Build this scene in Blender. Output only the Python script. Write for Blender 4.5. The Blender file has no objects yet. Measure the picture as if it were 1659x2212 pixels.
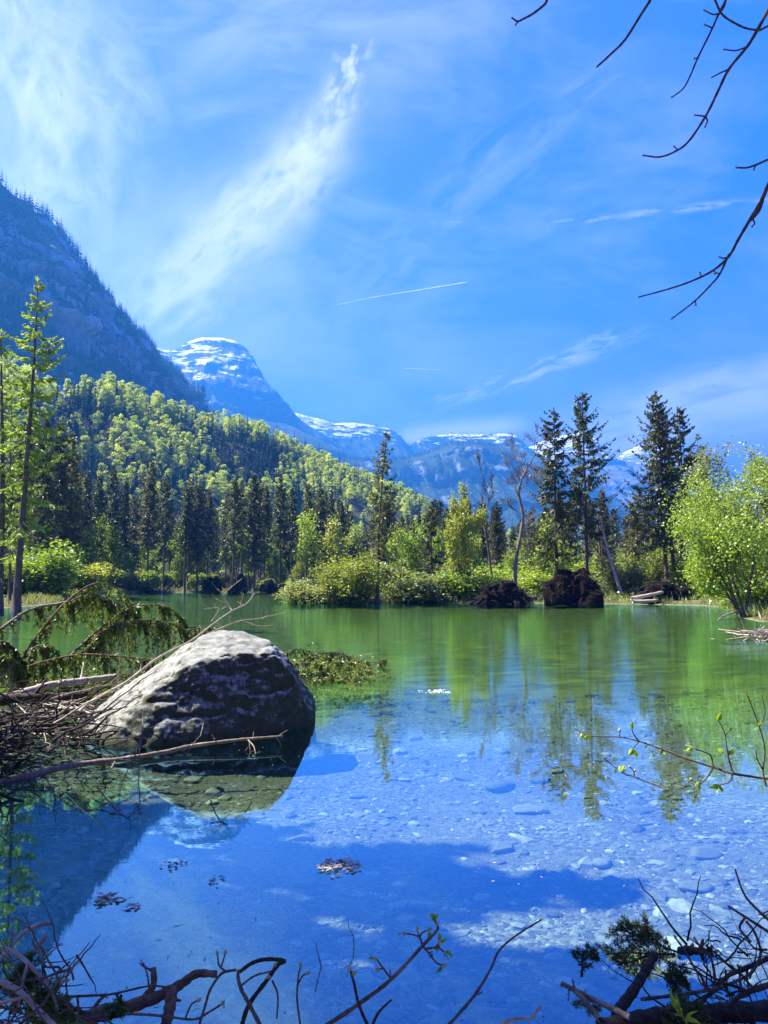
import bpy, bmesh, math, random
import numpy as np
from mathutils import Vector, Matrix

S = bpy.context.scene
COL = S.collection
PI = math.pi
R = math.radians

# ------------------------------------------------------------------ camera
F = 26 / 36 * 2212            # focal length in units of a 1659 x 2212 picture
CX, CY = 829.5, 1106.0
PITCH = R(5.55)
CAMH = 1.9
cam_data = bpy.data.cameras.new('camera')
cam_data.sensor_fit = 'VERTICAL'
cam_data.sensor_height = 36
cam_data.lens = 26
cam_data.clip_start = 0.05
cam_data.clip_end = 60000
cam = bpy.data.objects.new('camera', cam_data)
COL.objects.link(cam)
cam.location = (0, 0, CAMH)
cam.rotation_euler = (PI / 2 + PITCH, 0, 0)
S.camera = cam
S.view_settings.view_transform = 'Standard'
S.view_settings.look = 'None'
S.view_settings.exposure = 2.1
S.view_settings.gamma = 1
S.cycles.max_bounces = 10
S.cycles.transparent_max_bounces = 12
S.cycles.volume_bounces = 0
S.cycles.caustics_reflective = False
S.cycles.caustics_refractive = False
S.cycles.sample_clamp_indirect = 6

SUN_AZ = R(-72)               # measured from straight ahead (+Y), negative is to the left
SUN_EL = R(52)
sun_dir = Vector((math.sin(SUN_AZ) * math.cos(SUN_EL), math.cos(SUN_AZ) * math.cos(SUN_EL), math.sin(SUN_EL)))
sl = bpy.data.lights.new('sun', 'SUN')
sl.energy = 5.0
sl.angle = R(0.5)
sl.color = (1.0, 0.94, 0.82)
sun = bpy.data.objects.new('sun', sl)
COL.objects.link(sun)
sun.rotation_euler = sun_dir.to_track_quat('Z', 'Y').to_euler()


# ------------------------------------------------------------------ node helper
class NT:
    def __init__(self, tree):
        self.t = tree
        tree.nodes.clear()

    def n(self, typ, _ins=None, **props):
        nd = self.t.nodes.new(typ)
        for k, v in props.items():
            setattr(nd, k, v)
        for k, v in (_ins or {}).items():
            self.put(nd.inputs[k], v)
        return nd

    def put(self, sock, v):
        if v is None:
            return
        if isinstance(v, bpy.types.NodeSocket):
            self.t.links.new(v, sock)
        elif isinstance(v, (tuple, list)):
            v = tuple(v)
            if sock.type == 'RGBA' and len(v) == 3:
                v = v + (1.0,)
            sock.default_value = v
        else:
            sock.default_value = v

    def m(self, op, a, b=None, c=None, clamp=False):
        nd = self.n('ShaderNodeMath', operation=op, use_clamp=clamp)
        for i, v in enumerate((a, b, c)):
            if v is not None:
                self.put(nd.inputs[i], v)
        return nd.outputs[0]

    def mr(self, v, a, b, c=0.0, d=1.0, smooth=True):
        nd = self.n('ShaderNodeMapRange', interpolation_type='SMOOTHSTEP' if smooth else 'LINEAR')
        for i, x in enumerate((v, a, b, c, d)):
            self.put(nd.inputs[i], x)
        return nd.outputs[0]

    def mix(self, f, a, b, mode='MIX'):
        nd = self.n('ShaderNodeMix', data_type='RGBA', blend_type=mode)
        self.put(nd.inputs[0], f)
        self.put(nd.inputs[6], a)
        self.put(nd.inputs[7], b)
        return nd.outputs[2]

    def ramp(self, f, stops, interp='LINEAR'):
        nd = self.n('ShaderNodeValToRGB')
        nd.color_ramp.interpolation = interp
        el = nd.color_ramp.elements
        while len(el) < len(stops):
            el.new(0.5)
        for e, (p, c) in zip(el, stops):
            e.position = p
            e.color = (c, c, c, 1) if not isinstance(c, (tuple, list)) else (tuple(c) + (1,))[:4]
        self.put(nd.inputs[0], f)
        return nd.outputs[0]

    def noise(self, vec, scale, detail=4, rough=0.5, dist=0.0, out=0):
        nd = self.n('ShaderNodeTexNoise', {'Scale': scale, 'Detail': detail, 'Roughness': rough, 'Distortion': dist})
        self.put(nd.inputs['Vector'], vec)
        return nd.outputs[out]

    def voro(self, vec, scale, out='Distance', feature='F1', rand=1.0):
        nd = self.n('ShaderNodeTexVoronoi', {'Scale': scale, 'Randomness': rand}, feature=feature)
        self.put(nd.inputs['Vector'], vec)
        return nd.outputs[out]

    def scale(self, vec, s):
        nd = self.n('ShaderNodeMapping')
        self.put(nd.inputs[0], vec)
        nd.inputs['Scale'].default_value = s
        return nd.outputs[0]

    def bump(self, h, strength, dist):
        return self.n('ShaderNodeBump', {'Height': h, 'Strength': strength, 'Distance': dist}).outputs[0]

    def pos(self):
        return self.n('ShaderNodeNewGeometry').outputs['Position']

    def obj(self):
        return self.n('ShaderNodeTexCoord').outputs['Object']

    def sep(self, v):
        return self.n('ShaderNodeSeparateXYZ', {0: v}).outputs

    def comb(self, x, y, z):
        return self.n('ShaderNodeCombineXYZ', {0: x, 1: y, 2: z}).outputs[0]


def pix_dir(u, v):
    x = (u - CX) / F
    w = (CY - v) / F
    return np.array([x, math.cos(PITCH) - w * math.sin(PITCH), math.sin(PITCH) + w * math.cos(PITCH)])


def at(u, v, Y):
    """world point at distance Y (metres along +Y) seen at (u, v) of the photograph"""
    d = pix_dir(u, v)
    return np.array([0, 0, CAMH]) + d * (Y / d[1])


def ground(u, v, z=0.0):
    d = pix_dir(u, v)
    return np.array([0, 0, CAMH]) + d * ((z - CAMH) / d[2])


# ------------------------------------------------------------------ sky
w = bpy.data.worlds.new('World')
S.world = w
w.use_nodes = True
n = NT(w.node_tree)
sky = n.n('ShaderNodeTexSky', sky_type='NISHITA')
sky.sun_disc = False
sky.sun_elevation = SUN_EL
sky.sun_rotation = SUN_AZ
sky.air_density = 1.0
sky.dust_density = 0.3
sky.ozone_density = 3.0
gen = n.n('ShaderNodeTexCoord').outputs['Generated']
X, Yy, Z = n.sep(gen)
ym = n.m('MAXIMUM', Yy, 0.08)
ca = n.m('DIVIDE', X, ym)
ce = n.m('DIVIDE', Z, ym)
front = n.mr(Yy, 0.08, 0.3)


def ae(u, v):
    d = pix_dir(u, v)
    return d[0] / d[1], d[2] / d[1]


# streaks of cirrus: start, end, half widths, strength, noise scale along / across, contrast
STREAKS = [
    ((230, 760), (800, 190), 170, 90, 0.42, 1.6, 3.0, 0.05, 0.60),
    ((90, 560), (10, -200), 230, 200, 0.42, 1.6, 3.0, 0.05, 0.62),
    ((1180, 960), (1760, 860), 80, 80, 0.55, 1.6, 6.0, 0.05, 0.62),
    ((420, 120), (820, -60), 90, 70, 0.35, 2.0, 5.0, 0.2, 0.7),
    ((240, 740), (560, 430), 130, 75, 0.95, 4.0, 9.0, 0.30, 0.66),
    ((330, 640), (690, 330), 80, 60, 0.90, 7.0, 13.0, 0.32, 0.60),
    ((620, 430), (800, 60), 60, 30, 0.85, 9.0, 15.0, 0.34, 0.62),
    ((230, 640), (-60, 560), 130, 150, 0.62, 4.0, 8.0, 0.28, 0.72),
    ((130, 500), (30, -160), 130, 120, 0.72, 4.0, 8.0, 0.30, 0.70),
    ((330, 260), (100, 30), 120, 90, 0.40, 4.0, 8.0, 0.30, 0.75),
    ((860, 950), (1120, 915), 26, 24, 1.0, 6.0, 30.0, 0.12, 0.42),
    ((940, 875), (1350, 730), 22, 24, 0.75, 7.0, 22.0, 0.35, 0.65),
    ((1250, 960), (1720, 840), 65, 60, 1.0, 4.0, 16.0, 0.26, 0.56),
    ((1380, 870), (1720, 790), 24, 44, 0.6, 4.0, 16.0, 0.3, 0.62),
    ((1090, 492), (1700, 428), 11, 11, 0.40, 8.0, 40.0, 0.35, 0.7),
    ((860, 480), (1010, 480), 12, 12, 0.22, 8.0, 30.0, 0.35, 0.7),
    ((620, 700), (1350, 130), 60, 70, 0.22, 3.0, 10.0, 0.32, 0.7),
    ((560, 860), (900, 560), 50, 60, 0.25, 3.0, 10.0, 0.32, 0.7),
]
cover = None
for k, (p1, p2, w1, w2, st, sa, sc, lo, hi) in enumerate(STREAKS):
    a1 = np.array(ae(*p1)); a2 = np.array(ae(*p2))
    L = float(np.linalg.norm(a2 - a1)); d = (a2 - a1) / L
    dx = n.m('SUBTRACT', ca, float(a1[0])); dy = n.m('SUBTRACT', ce, float(a1[1]))
    al = n.m('ADD', n.m('MULTIPLY', dx, float(d[0])), n.m('MULTIPLY', dy, float(d[1])))
    ac = n.m('SUBTRACT', n.m('MULTIPLY', dy, float(d[0])), n.m('MULTIPLY', dx, float(d[1])))
    t = n.m('DIVIDE', al, L)
    nz = n.noise(n.comb(n.m('MULTIPLY', al, sa), n.m('MULTIPLY', ac, sc), float(k * 3.7)), 1.0 / 0.35, 9, 0.62, 0.5)
    warp = n.noise(n.comb(al, ac, float(k)), 5.0, 3, 0.5)
    wd = n.mr(t, 0, 1, w1 / F, w2 / F, smooth=False)
    acw = n.m('ADD', ac, n.m('MULTIPLY', n.m('SUBTRACT', warp, 0.5), n.m('MULTIPLY', wd, 2.2)))
    s = n.m('DIVIDE', acw, wd)
    g = n.m('POWER', 2.718, n.m('MULTIPLY', n.m('MULTIPLY', s, s), -1.0))
    ends = n.m('MULTIPLY', n.mr(t, -0.22, 0.2), n.mr(t, 1.22, 0.8))
    f = n.m('MULTIPLY', n.m('MULTIPLY', g, ends), n.m('MULTIPLY', n.mr(nz, lo, hi), st))
    inv = n.m('SUBTRACT', 1.0, f)
    cover = inv if cover is None else n.m('MULTIPLY', cover, inv)
cover = n.m('SUBTRACT', 1.0, cover)
veil = n.m('MULTIPLY', n.mr(n.noise(n.comb(n.m('MULTIPLY', ca, 1.0), n.m('MULTIPLY', ce, 2.0), 9.0), 2.6, 7, 0.6, 0.4), 0.36, 0.70), 0.48)
veil = n.m('MULTIPLY', veil, n.mr(ca, 0.5, -0.5, 0.45, 1.0))
cover = n.m('MAXIMUM', cover, veil)
cover = n.m('MULTIPLY', cover, front, clamp=True)
hs = n.n('ShaderNodeHueSaturation', {'Hue': 0.512, 'Saturation': 1.12, 'Value': 1.0, 'Color': sky.outputs[0]})
dotn = n.n('ShaderNodeVectorMath', {0: gen, 1: tuple(sun_dir)}, operation='DOT_PRODUCT').outputs['Value']
deep = n.m('MULTIPLY', n.mr(dotn, 0.80, 0.30), n.mr(Z, 0.12, 0.5))
tint = n.mix(deep, (0.80, 0.545, 1.10), (0.16, 0.47, 2.0))
skyc = n.mix(1.0, hs.outputs[0], tint, 'MULTIPLY')
cloudc = n.mix(1.0, (6.6, 6.2, 7.0), (1, 1, 1), 'MULTIPLY')
colr = n.mix(cover, skyc, cloudc)
bg = n.n('ShaderNodeBackground', {'Color': colr, 'Strength': 0.05})
out = n.n('ShaderNodeOutputWorld', {'Surface': bg.outputs[0]})


# ------------------------------------------------------------------ mesh helpers
class MB:
    """collects vertices, faces, material slots and one tint number per face"""
    def __init__(self):
        self.v = []; self.f = []; self.n = 0

    def add(self, V, Fc, tint=None, mat=0):
        V = np.asarray(V, dtype=np.float32).reshape(-1, 3)
        Fc = np.asarray(Fc, dtype=np.int64)
        if tint is None:
            tint = np.full(len(Fc), 0.5)
        self.v.append(V)
        self.f.append((Fc + self.n, np.broadcast_to(np.asarray(tint, dtype=np.float32), (len(Fc),)), mat))
        self.n += len(V)
        return self

    def mesh(self, name, mats, smooth=False):
        me = bpy.data.meshes.new(name)
        V = np.concatenate(self.v)
        me.vertices.add(len(V))
        me.vertices.foreach_set('co', V.ravel())
        idx = np.concatenate([f.ravel() for f, t, m in self.f])
        cnt = np.concatenate([np.full(len(f), f.shape[1]) for f, t, m in self.f])
        tint = np.concatenate([t for f, t, m in self.f]).astype(np.float32)
        mi = np.concatenate([np.full(len(f), m) for f, t, m in self.f]).astype(np.int32)
        st = np.concatenate([[0], np.cumsum(cnt)[:-1]]).astype(np.int32)
        me.loops.add(len(idx))
        me.loops.foreach_set('vertex_index', idx.astype(np.int32))
        me.polygons.add(len(cnt))
        me.polygons.foreach_set('loop_start', st)
        me.polygons.foreach_set('material_index', mi)
        me.polygons.foreach_set('use_smooth', np.full(len(cnt), smooth))
        for m in (mats if isinstance(mats, (list, tuple)) else [mats]):
            me.materials.append(m)
        a = me.attributes.new('tint', 'FLOAT', 'FACE')
        a.data.foreach_set('value', tint)
        me.update(calc_edges=True)
        return me

    def build(self, name, mats, parent=None, smooth=False, **tags):
        return link(name, self.mesh(name, mats, smooth), parent, **tags)


def link(name, me, parent=None, label=None, cat=None, group=None, kind=None, loc=None):
    o = bpy.data.objects.new(name, me)
    COL.objects.link(o)
    if parent is not None:
        o.parent = parent
    if loc is not None:
        o.location = loc
    if label:
        o['label'] = label
    if cat:
        o['category'] = cat
    if group:
        o['group'] = group
    if kind:
        o['kind'] = kind
    return o


def thing(name, label, cat, loc=(0, 0, 0), rotz=0.0, group=None, scale=None):
    o = link(name, None, None, label, cat, group, None, loc)
    o.rotation_euler = (0, 0, rotz)
    if scale is not None:
        o.scale = scale
    return o


def unit(a):
    return a / np.maximum(np.linalg.norm(a, axis=-1, keepdims=True), 1e-9)


def tubes(mb, P, rad, ns=5, tint=0.5, mat=0, cap=True):
    """P (m,k,3) polylines, rad (m,k) radii -> m tubes with ns sides"""
    P = np.asarray(P, dtype=np.float64)
    if P.ndim == 2:
        P = P[None]
    m, k, _ = P.shape
    rad = np.broadcast_to(np.asarray(rad, dtype=np.float64), (m, k))
    T = unit(np.gradient(P, axis=1))
    mean = unit(T.mean(1))
    ref = np.where(np.abs(mean[:, 2:3]) > 0.8, np.array([[1.0, 0.13, 0]]), np.array([[0.07, 0.05, 1.0]]))
    side = unit(np.cross(T, ref[:, None, :]))
    up = np.cross(side, T)
    a = np.linspace(0, 2 * PI, ns, endpoint=False)
    ring = (np.cos(a)[None, None, :, None] * side[:, :, None, :] + np.sin(a)[None, None, :, None] * up[:, :, None, :])
    V = P[:, :, None, :] + ring * rad[:, :, None, None]
    base = np.arange(m)[:, None, None] * k * ns
    i = np.arange(k - 1)[None, :, None] * ns
    j = np.arange(ns)[None, None, :]
    j2 = (j + 1) % ns
    q = np.stack([base + i + j, base + i + j2, base + i + ns + j2, base + i + ns + j], -1).reshape(-1, 4)
    t = np.broadcast_to(np.asarray(tint), (m,)) if np.ndim(tint) else np.full(m, tint)
    mb.add(V.reshape(-1, 3), q, np.repeat(t, (k - 1) * ns), mat)
    if cap:
        off = mb.n - m * k * ns
        capf = np.stack([np.arange(ns) + b * k * ns + e for b in range(m) for e in (0, (k - 1) * ns)])
        mb.f.append((capf + off, np.repeat(t, 2).astype(np.float32), mat))
    return mb


def leaves(mb, C, D, N, L, W, tint=None, mat=0, fold=0.0):
    """diamond leaves: root C, long axis D, rough normal N"""
    C = np.asarray(C, dtype=np.float64); D = unit(np.asarray(D, dtype=np.float64))
    S_ = unit(np.cross(D, N))
    Nn = np.cross(S_, D)
    L = np.broadcast_to(np.asarray(L, dtype=np.float64), (len(C),))[:, None]
    W = np.broadcast_to(np.asarray(W, dtype=np.float64), (len(C),))[:, None]
    mid = C + D * L * 0.45 + Nn * L * fold
    V = np.stack([C, mid + S_ * W * 0.5, C + D * L, mid - S_ * W * 0.5], 1).reshape(-1, 3)
    mb.add(V, np.arange(len(C) * 4).reshape(-1, 4), tint, mat)
    return mb


def spline(pts, k):
    """smooth curve (Catmull-Rom) of k points through pts"""
    p = np.asarray(pts, dtype=np.float64)
    if len(p) < 3:
        t = np.linspace(0, 1, k)[:, None]
        return p[0] * (1 - t) + p[-1] * t
    q = np.vstack([2 * p[0] - p[1], p, 2 * p[-1] - p[-2]])
    seg = len(p) - 1
    tt = np.linspace(0, seg, k)
    i = np.minimum(tt.astype(int), seg - 1)
    t = (tt - i)[:, None]
    a, b, c, d = q[i], q[i + 1], q[i + 2], q[i + 3]
    return 0.5 * (2 * b + (c - a) * t + (2 * a - 5 * b + 4 * c - d) * t ** 2 + (3 * b - a - 3 * c + d) * t ** 3)


def rand_unit(r, k):
    return unit(r.normal(size=(k, 3)))


# value noise -------------------------------------------------------
def _hash(i, j, k):
    h = (i * 374761393 + j * 668265263 + k * 2147483647 % 4294967291).astype(np.int64) & 0xffffffff
    h = ((h ^ (h >> 13)) * 1274126177) & 0xffffffff
    return ((h ^ (h >> 16)) & 0xffff) / 65535.0


def vnoise(P):
    P = np.asarray(P, dtype=np.float64)
    i = np.floor(P).astype(np.int64)
    f = P - i
    f = f * f * (3 - 2 * f)
    r = 0
    for a in (0, 1):
        for b in (0, 1):
            for c in (0, 1):
                wgt = (f[..., 0] if a else 1 - f[..., 0]) * (f[..., 1] if b else 1 - f[..., 1]) * (f[..., 2] if c else 1 - f[..., 2])
                r = r + wgt * _hash(i[..., 0] + a, i[..., 1] + b, i[..., 2] + c)
    return r


def fbm(P, oct=5, gain=0.5):
    P = np.asarray(P, dtype=np.float64)
    r, a, s = 0, 1.0, 0
    for o in range(oct):
        r = r + a * (vnoise(P * 2 ** o + 17.3 * o) - 0.5)
        s += a
        a *= gain
    return r / s * 2


# ------------------------------------------------------------------ materials
def mat(name, fn):
    m = bpy.data.materials.new(name)
    m.use_nodes = True
    n = NT(m.node_tree)
    res = fn(n)
    if isinstance(res, bpy.types.NodeSocket):
        res = {'Surface': res}
    o = n.n('ShaderNodeOutputMaterial')
    for k, v in res.items():
        n.put(o.inputs[k], v)
    return m


def princ(n, col, rough=0.8, normal=None, spec=0.3, **kw):
    p = n.n('ShaderNodeBsdfPrincipled', {'Base Color': col, 'Roughness': rough, 'Specular IOR Level': spec})
    if normal is not None:
        n.put(p.inputs['Normal'], normal)
    return p.outputs[0]


def leafmat(name, a, b, trans=0.45, warm=1.0, objvar=0.5, gloss=0.04):
    def fn(n):
        t = n.n('ShaderNodeAttribute', attribute_name='tint').outputs['Fac']
        rnd = n.n('ShaderNodeObjectInfo').outputs['Random']
        f = n.m('ADD', n.m('MULTIPLY', t, 1 - objvar), n.m('MULTIPLY', rnd, objvar), clamp=True)
        c = n.mix(f, a, b)
        ct = n.mix(1.0, c, (1.25 * warm, 1.15, 0.6), 'MULTIPLY')
        d = n.n('ShaderNodeBsdfDiffuse', {'Color': c}).outputs[0]
        tr = n.n('ShaderNodeBsdfTranslucent', {'Color': ct}).outputs[0]
        g = n.n('ShaderNodeBsdfGlossy', {'Color': (1, 1, 1), 'Roughness': 0.45}).outputs[0]
        x = n.n('ShaderNodeMixShader', {0: trans, 1: d, 2: tr}).outputs[0]
        return n.n('ShaderNodeMixShader', {0: gloss, 1: x, 2: g}).outputs[0]
    return mat(name, fn)


def barkmat(name, a, b, scale=8.0, zs=0.35, bump=0.6):
    def fn(n):
        v = n.scale(n.obj(), (1, 1, zs))
        z = n.noise(v, scale, 6, 0.65)
        z2 = n.noise(n.obj(), scale * 0.25, 3, 0.5)
        c = n.mix(n.ramp(z, [(0.3, 0.0), (0.7, 1.0)]), a, b)
        c = n.mix(n.ramp(z2, [(0.55, 0.0), (0.75, 0.7)]), c, tuple(min(1, x * 1.5 + 0.02) for x in b))
        return princ(n, c, 0.9, n.bump(z, bump, 0.02), 0.2)
    return mat(name, fn)


M = {}
M['bark'] = barkmat('spruce_bark', (0.055, 0.040, 0.030), (0.15, 0.115, 0.09))
M['palebark'] = barkmat('pale_bark', (0.09, 0.075, 0.06), (0.25, 0.22, 0.185))
M['rootwood'] = barkmat('root_wood', (0.02, 0.014, 0.01), (0.10, 0.07, 0.05), 20, 0.5)
M['deadwood'] = barkmat('dead_wood', (0.13, 0.095, 0.07), (0.34, 0.27, 0.20), 30, 0.3)
M['palewood'] = barkmat('weathered_wood', (0.25, 0.20, 0.155), (0.5, 0.43, 0.35), 26, 0.25)
M['darkwood'] = barkmat('wet_dark_wood', (0.018, 0.014, 0.011), (0.075, 0.06, 0.048), 30, 0.4)
M['redbark'] = barkmat('reddish_bark', (0.085, 0.045, 0.028), (0.30, 0.18, 0.11), 40, 0.5)
M['twig'] = barkmat('twig_bark', (0.07, 0.052, 0.045), (0.19, 0.15, 0.125), 40, 0.5)
M['needle'] = leafmat('spruce_needles', (0.045, 0.07, 0.016), (0.16, 0.19, 0.044), 0.4)
M['needle_olive'] = leafmat('olive_spruce_needles', (0.06, 0.08, 0.016), (0.17, 0.18, 0.042), 0.4)
M['needle_near'] = leafmat('near_spruce_needles', (0.045, 0.085, 0.014), (0.27, 0.35, 0.06), 0.4, objvar=0.0)
M['larch'] = leafmat('larch_needles', (0.16, 0.28, 0.025), (0.36, 0.48, 0.06), 0.5)
M['leaf'] = leafmat('fresh_leaves', (0.10, 0.22, 0.014), (0.38, 0.50, 0.04), 0.5)
M['leaf_yellow'] = leafmat('yellow_green_leaves', (0.15, 0.22, 0.018), (0.48, 0.52, 0.06), 0.5)
M['leaf_grey'] = leafmat('silvery_willow_leaves', (0.13, 0.19, 0.04), (0.36, 0.40, 0.13), 0.5)
M['leaf_hill'] = leafmat('beech_leaves', (0.27, 0.39, 0.035), (0.63, 0.72, 0.11), 0.55, objvar=0.75)
M['hill_needle'] = leafmat('hill_conifer_needles', (0.014, 0.034, 0.016), (0.042, 0.075, 0.028), 0.15, objvar=0.6)
M['brown_twigs'] = leafmat('bare_hill_twigs', (0.10, 0.075, 0.06), (0.20, 0.16, 0.12), 0.1)
M['grass'] = leafmat('bank_grass', (0.12, 0.17, 0.03), (0.30, 0.34, 0.09), 0.4)

# ================================================================== LAND
def sdf_poly(Xa, Ya, poly):
    """signed distance to polygon, positive inside"""
    p = np.asarray(poly, dtype=np.float64)
    d = np.full(Xa.shape, 1e18)
    inside = np.zeros(Xa.shape, dtype=bool)
    k = len(p)
    for i in range(k):
        a, b = p[i], p[(i + 1) % k]
        e = b - a
        wx, wy = Xa - a[0], Ya - a[1]
        t = np.clip((wx * e[0] + wy * e[1]) / (e @ e), 0, 1)
        d = np.minimum(d, (wx - e[0] * t) ** 2 + (wy - e[1] * t) ** 2)
        c1 = (a[1] <= Ya) & (b[1] > Ya); c2 = (b[1] <= Ya) & (a[1] > Ya)
        cr = e[0] * wy - e[1] * wx
        inside ^= (c1 & (cr > 0)) | (c2 & (cr < 0))
    return np.where(inside, 1, -1) * np.sqrt(d)


G2 = lambda u, v: tuple(ground(u, v, 0.0)[:2])
POND = [(-2.9, 3.3), (-3.6, 5.0), (-5.2, 7.4), (-4.6, 9.4), (-5.4, 11.2), (-9, 13.2), (-22, 16), (-48, 26), (-62, 50),
        G2(-90, 1313), G2(20, 1313), G2(110, 1305), G2(190, 1292), G2(270, 1281), G2(420, 1279.5), G2(560, 1279), G2(605, 1281),
        G2(625, 1291), G2(700, 1298), G2(830, 1301), G2(1000, 1302), G2(1150, 1303), G2(1300, 1304), G2(1430, 1306), G2(1520, 1308),
        G2(1570, 1314), G2(1592, 1333), G2(1655, 1345), (22.5, 38), (16.5, 30), (13.0, 25.5), (11.9, 22.5), (9.5, 15.5), (7.2, 10), (5.6, 6.2), (3.2, 3.2), (0, 2.8)]


def gz(Xa, Ya):
    Xa = np.asarray(Xa, dtype=np.float64); Ya = np.asarray(Ya, dtype=np.float64)
    d = sdf_poly(Xa, Ya, POND)
    P = np.stack([Xa, Ya, np.zeros_like(Xa)], -1)
    nz = fbm(P * 0.35, 4)
    nz2 = fbm(P * 2.3 + 5, 3)
    far = np.clip((np.hypot(Xa, Ya) - 30) / 100, 0, 1)
    d = d + nz * (0.35 + 0.6 * far)
    bed = -(0.06 + np.clip(d, 0, 3) * 0.11 + np.clip(d - 3, 0, 20) * 0.035) + nz2 * 0.05 + nz * 0.08
    land = 0.05 + np.clip(-d, 0, 2.5) * 0.16 + np.clip(-d - 2.5, 0, 200) * 0.006 + nz2 * 0.06 * np.clip(-d, 0, 1) + nz * 0.12 * np.clip(-d, 0, 1)
    k = np.clip(d * 2 + 0.5, 0, 1)
    return bed * k + land * (1 - k)


def gz1(x, y):
    return float(gz(np.array([x]), np.array([y]))[0])


def graded(stops):
    out = []
    for (a, b, s) in stops:
        out.append(np.arange(a, b, s))
    return np.concatenate(out)


gx = graded([(-9000, -2000, 1000), (-2000, -400, 160), (-400, -100, 20), (-100, -30, 3), (-30, -8, 0.8), (-8, 8, 0.12), (8, 30, 0.8), (30, 100, 3), (100, 400, 20), (400, 2000, 160), (2000, 9001, 1000)])
gy = graded([(-60, 0, 10), (0, 2.5, 0.4), (2.5, 14, 0.12), (14, 30, 0.5), (30, 110, 1.6), (110, 230, 4), (230, 500, 20), (500, 2000, 200), (2000, 9001, 1000)])


def grid_faces(nr, nc):
    i = np.arange(nr - 1)[:, None] * nc
    j = np.arange(nc - 1)[None, :]
    return np.stack([i + j, i + j + 1, i + nc + j + 1, i + nc + j], -1).reshape(-1, 4)


GX, GY = np.meshgrid(gx, gy)
GZ = gz(GX, GY)


def f_ground(n):
    p = n.pos()
    X, Y, Z = n.sep(p)
    v1 = n.voro(n.scale(p, (1, 1, 1)), 9.0, 'Color')
    v2 = n.voro(p, 26.0, 'Color')
    d1 = n.voro(p, 9.0, 'Distance', 'DISTANCE_TO_EDGE')
    d2 = n.voro(p, 26.0, 'Distance', 'DISTANCE_TO_EDGE')
    sel = n.noise(p, 1.3, 4, 0.6)
    c1 = n.ramp(n.sep(v1)[0], [(0, (0.13, 0.13, 0.115)), (0.55, (0.25, 0.245, 0.215)), (1, (0.42, 0.41, 0.37))])
    c2 = n.ramp(n.sep(v2)[0], [(0, (0.07, 0.07, 0.06)), (0.5, (0.23, 0.225, 0.19)), (1, (0.55, 0.54, 0.49))])
    grav = n.mix(n.ramp(sel, [(0.42, 0), (0.58, 1)]), c2, n.mix(n.ramp(n.noise(p, 14, 6, 0.75), [(0.3, 0), (0.7, 1)]), (0.06, 0.06, 0.05), (0.40, 0.39, 0.345)))
    big = n.noise(p, 0.35, 5, 0.6)
    grav = n.mix(n.ramp(big, [(0.35, 0.55), (0.7, 0.0)]), grav, (0.12, 0.115, 0.075))
    # algae green bed in the middle of the pond
    far = n.mr(n.m('ADD', Y, n.m('MULTIPLY', n.m('SUBTRACT', n.noise(p, 0.22, 4, 0.6), 0.5), 9.0)), 8.0, 20.0)
    alg = n.mix(n.ramp(n.noise(n.scale(p, (0.6, 1, 1)), 1.6, 6, 0.65), [(0.35, 0), (0.65, 1)]), (0.08, 0.13, 0.018), (0.44, 0.52, 0.07))
    alg = n.mix(n.ramp(n.noise(p, 0.12, 3), [(0.45, 0.0), (0.7, 0.4)]), alg, (0.07, 0.19, 0.13))
    grav = n.mix(n.m('MULTIPLY', far, 0.86), grav, alg)
    soil = n.mix(n.ramp(n.noise(p, 3.0, 6, 0.7), [(0.35, 0), (0.65, 1)]), (0.05, 0.038, 0.025), (0.15, 0.125, 0.07))
    soil = n.mix(n.mr(n.noise(p, 0.5, 4), 0.4, 0.65), soil, (0.13, 0.17, 0.035))
    shore = n.mix(n.ramp(n.noise(p, 6.0, 4), [(0.4, 0), (0.6, 1)]), (0.06, 0.05, 0.03), (0.16, 0.13, 0.08))
    c = n.mix(n.mr(Z, -0.02, 0.06), grav, shore)
    c = n.mix(n.mr(Z, 0.10, 0.3), c, soil)
    h = n.m('ADD', n.noise(p, 14, 6, 0.75), n.m('MULTIPLY', n.mr(d2, 0, 0.25), 0.25))
    return princ(n, c, 0.9, n.bump(h, 0.9, 0.02), 0.15)


M['ground'] = mat('gravel_bed_and_bank', f_ground)
mb = MB()
mb.add(np.stack([GX, GY, GZ], -1).reshape(-1, 3), grid_faces(len(gy), len(gx)))
mb.build('ground', M['ground'], None, True, kind='structure')


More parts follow.
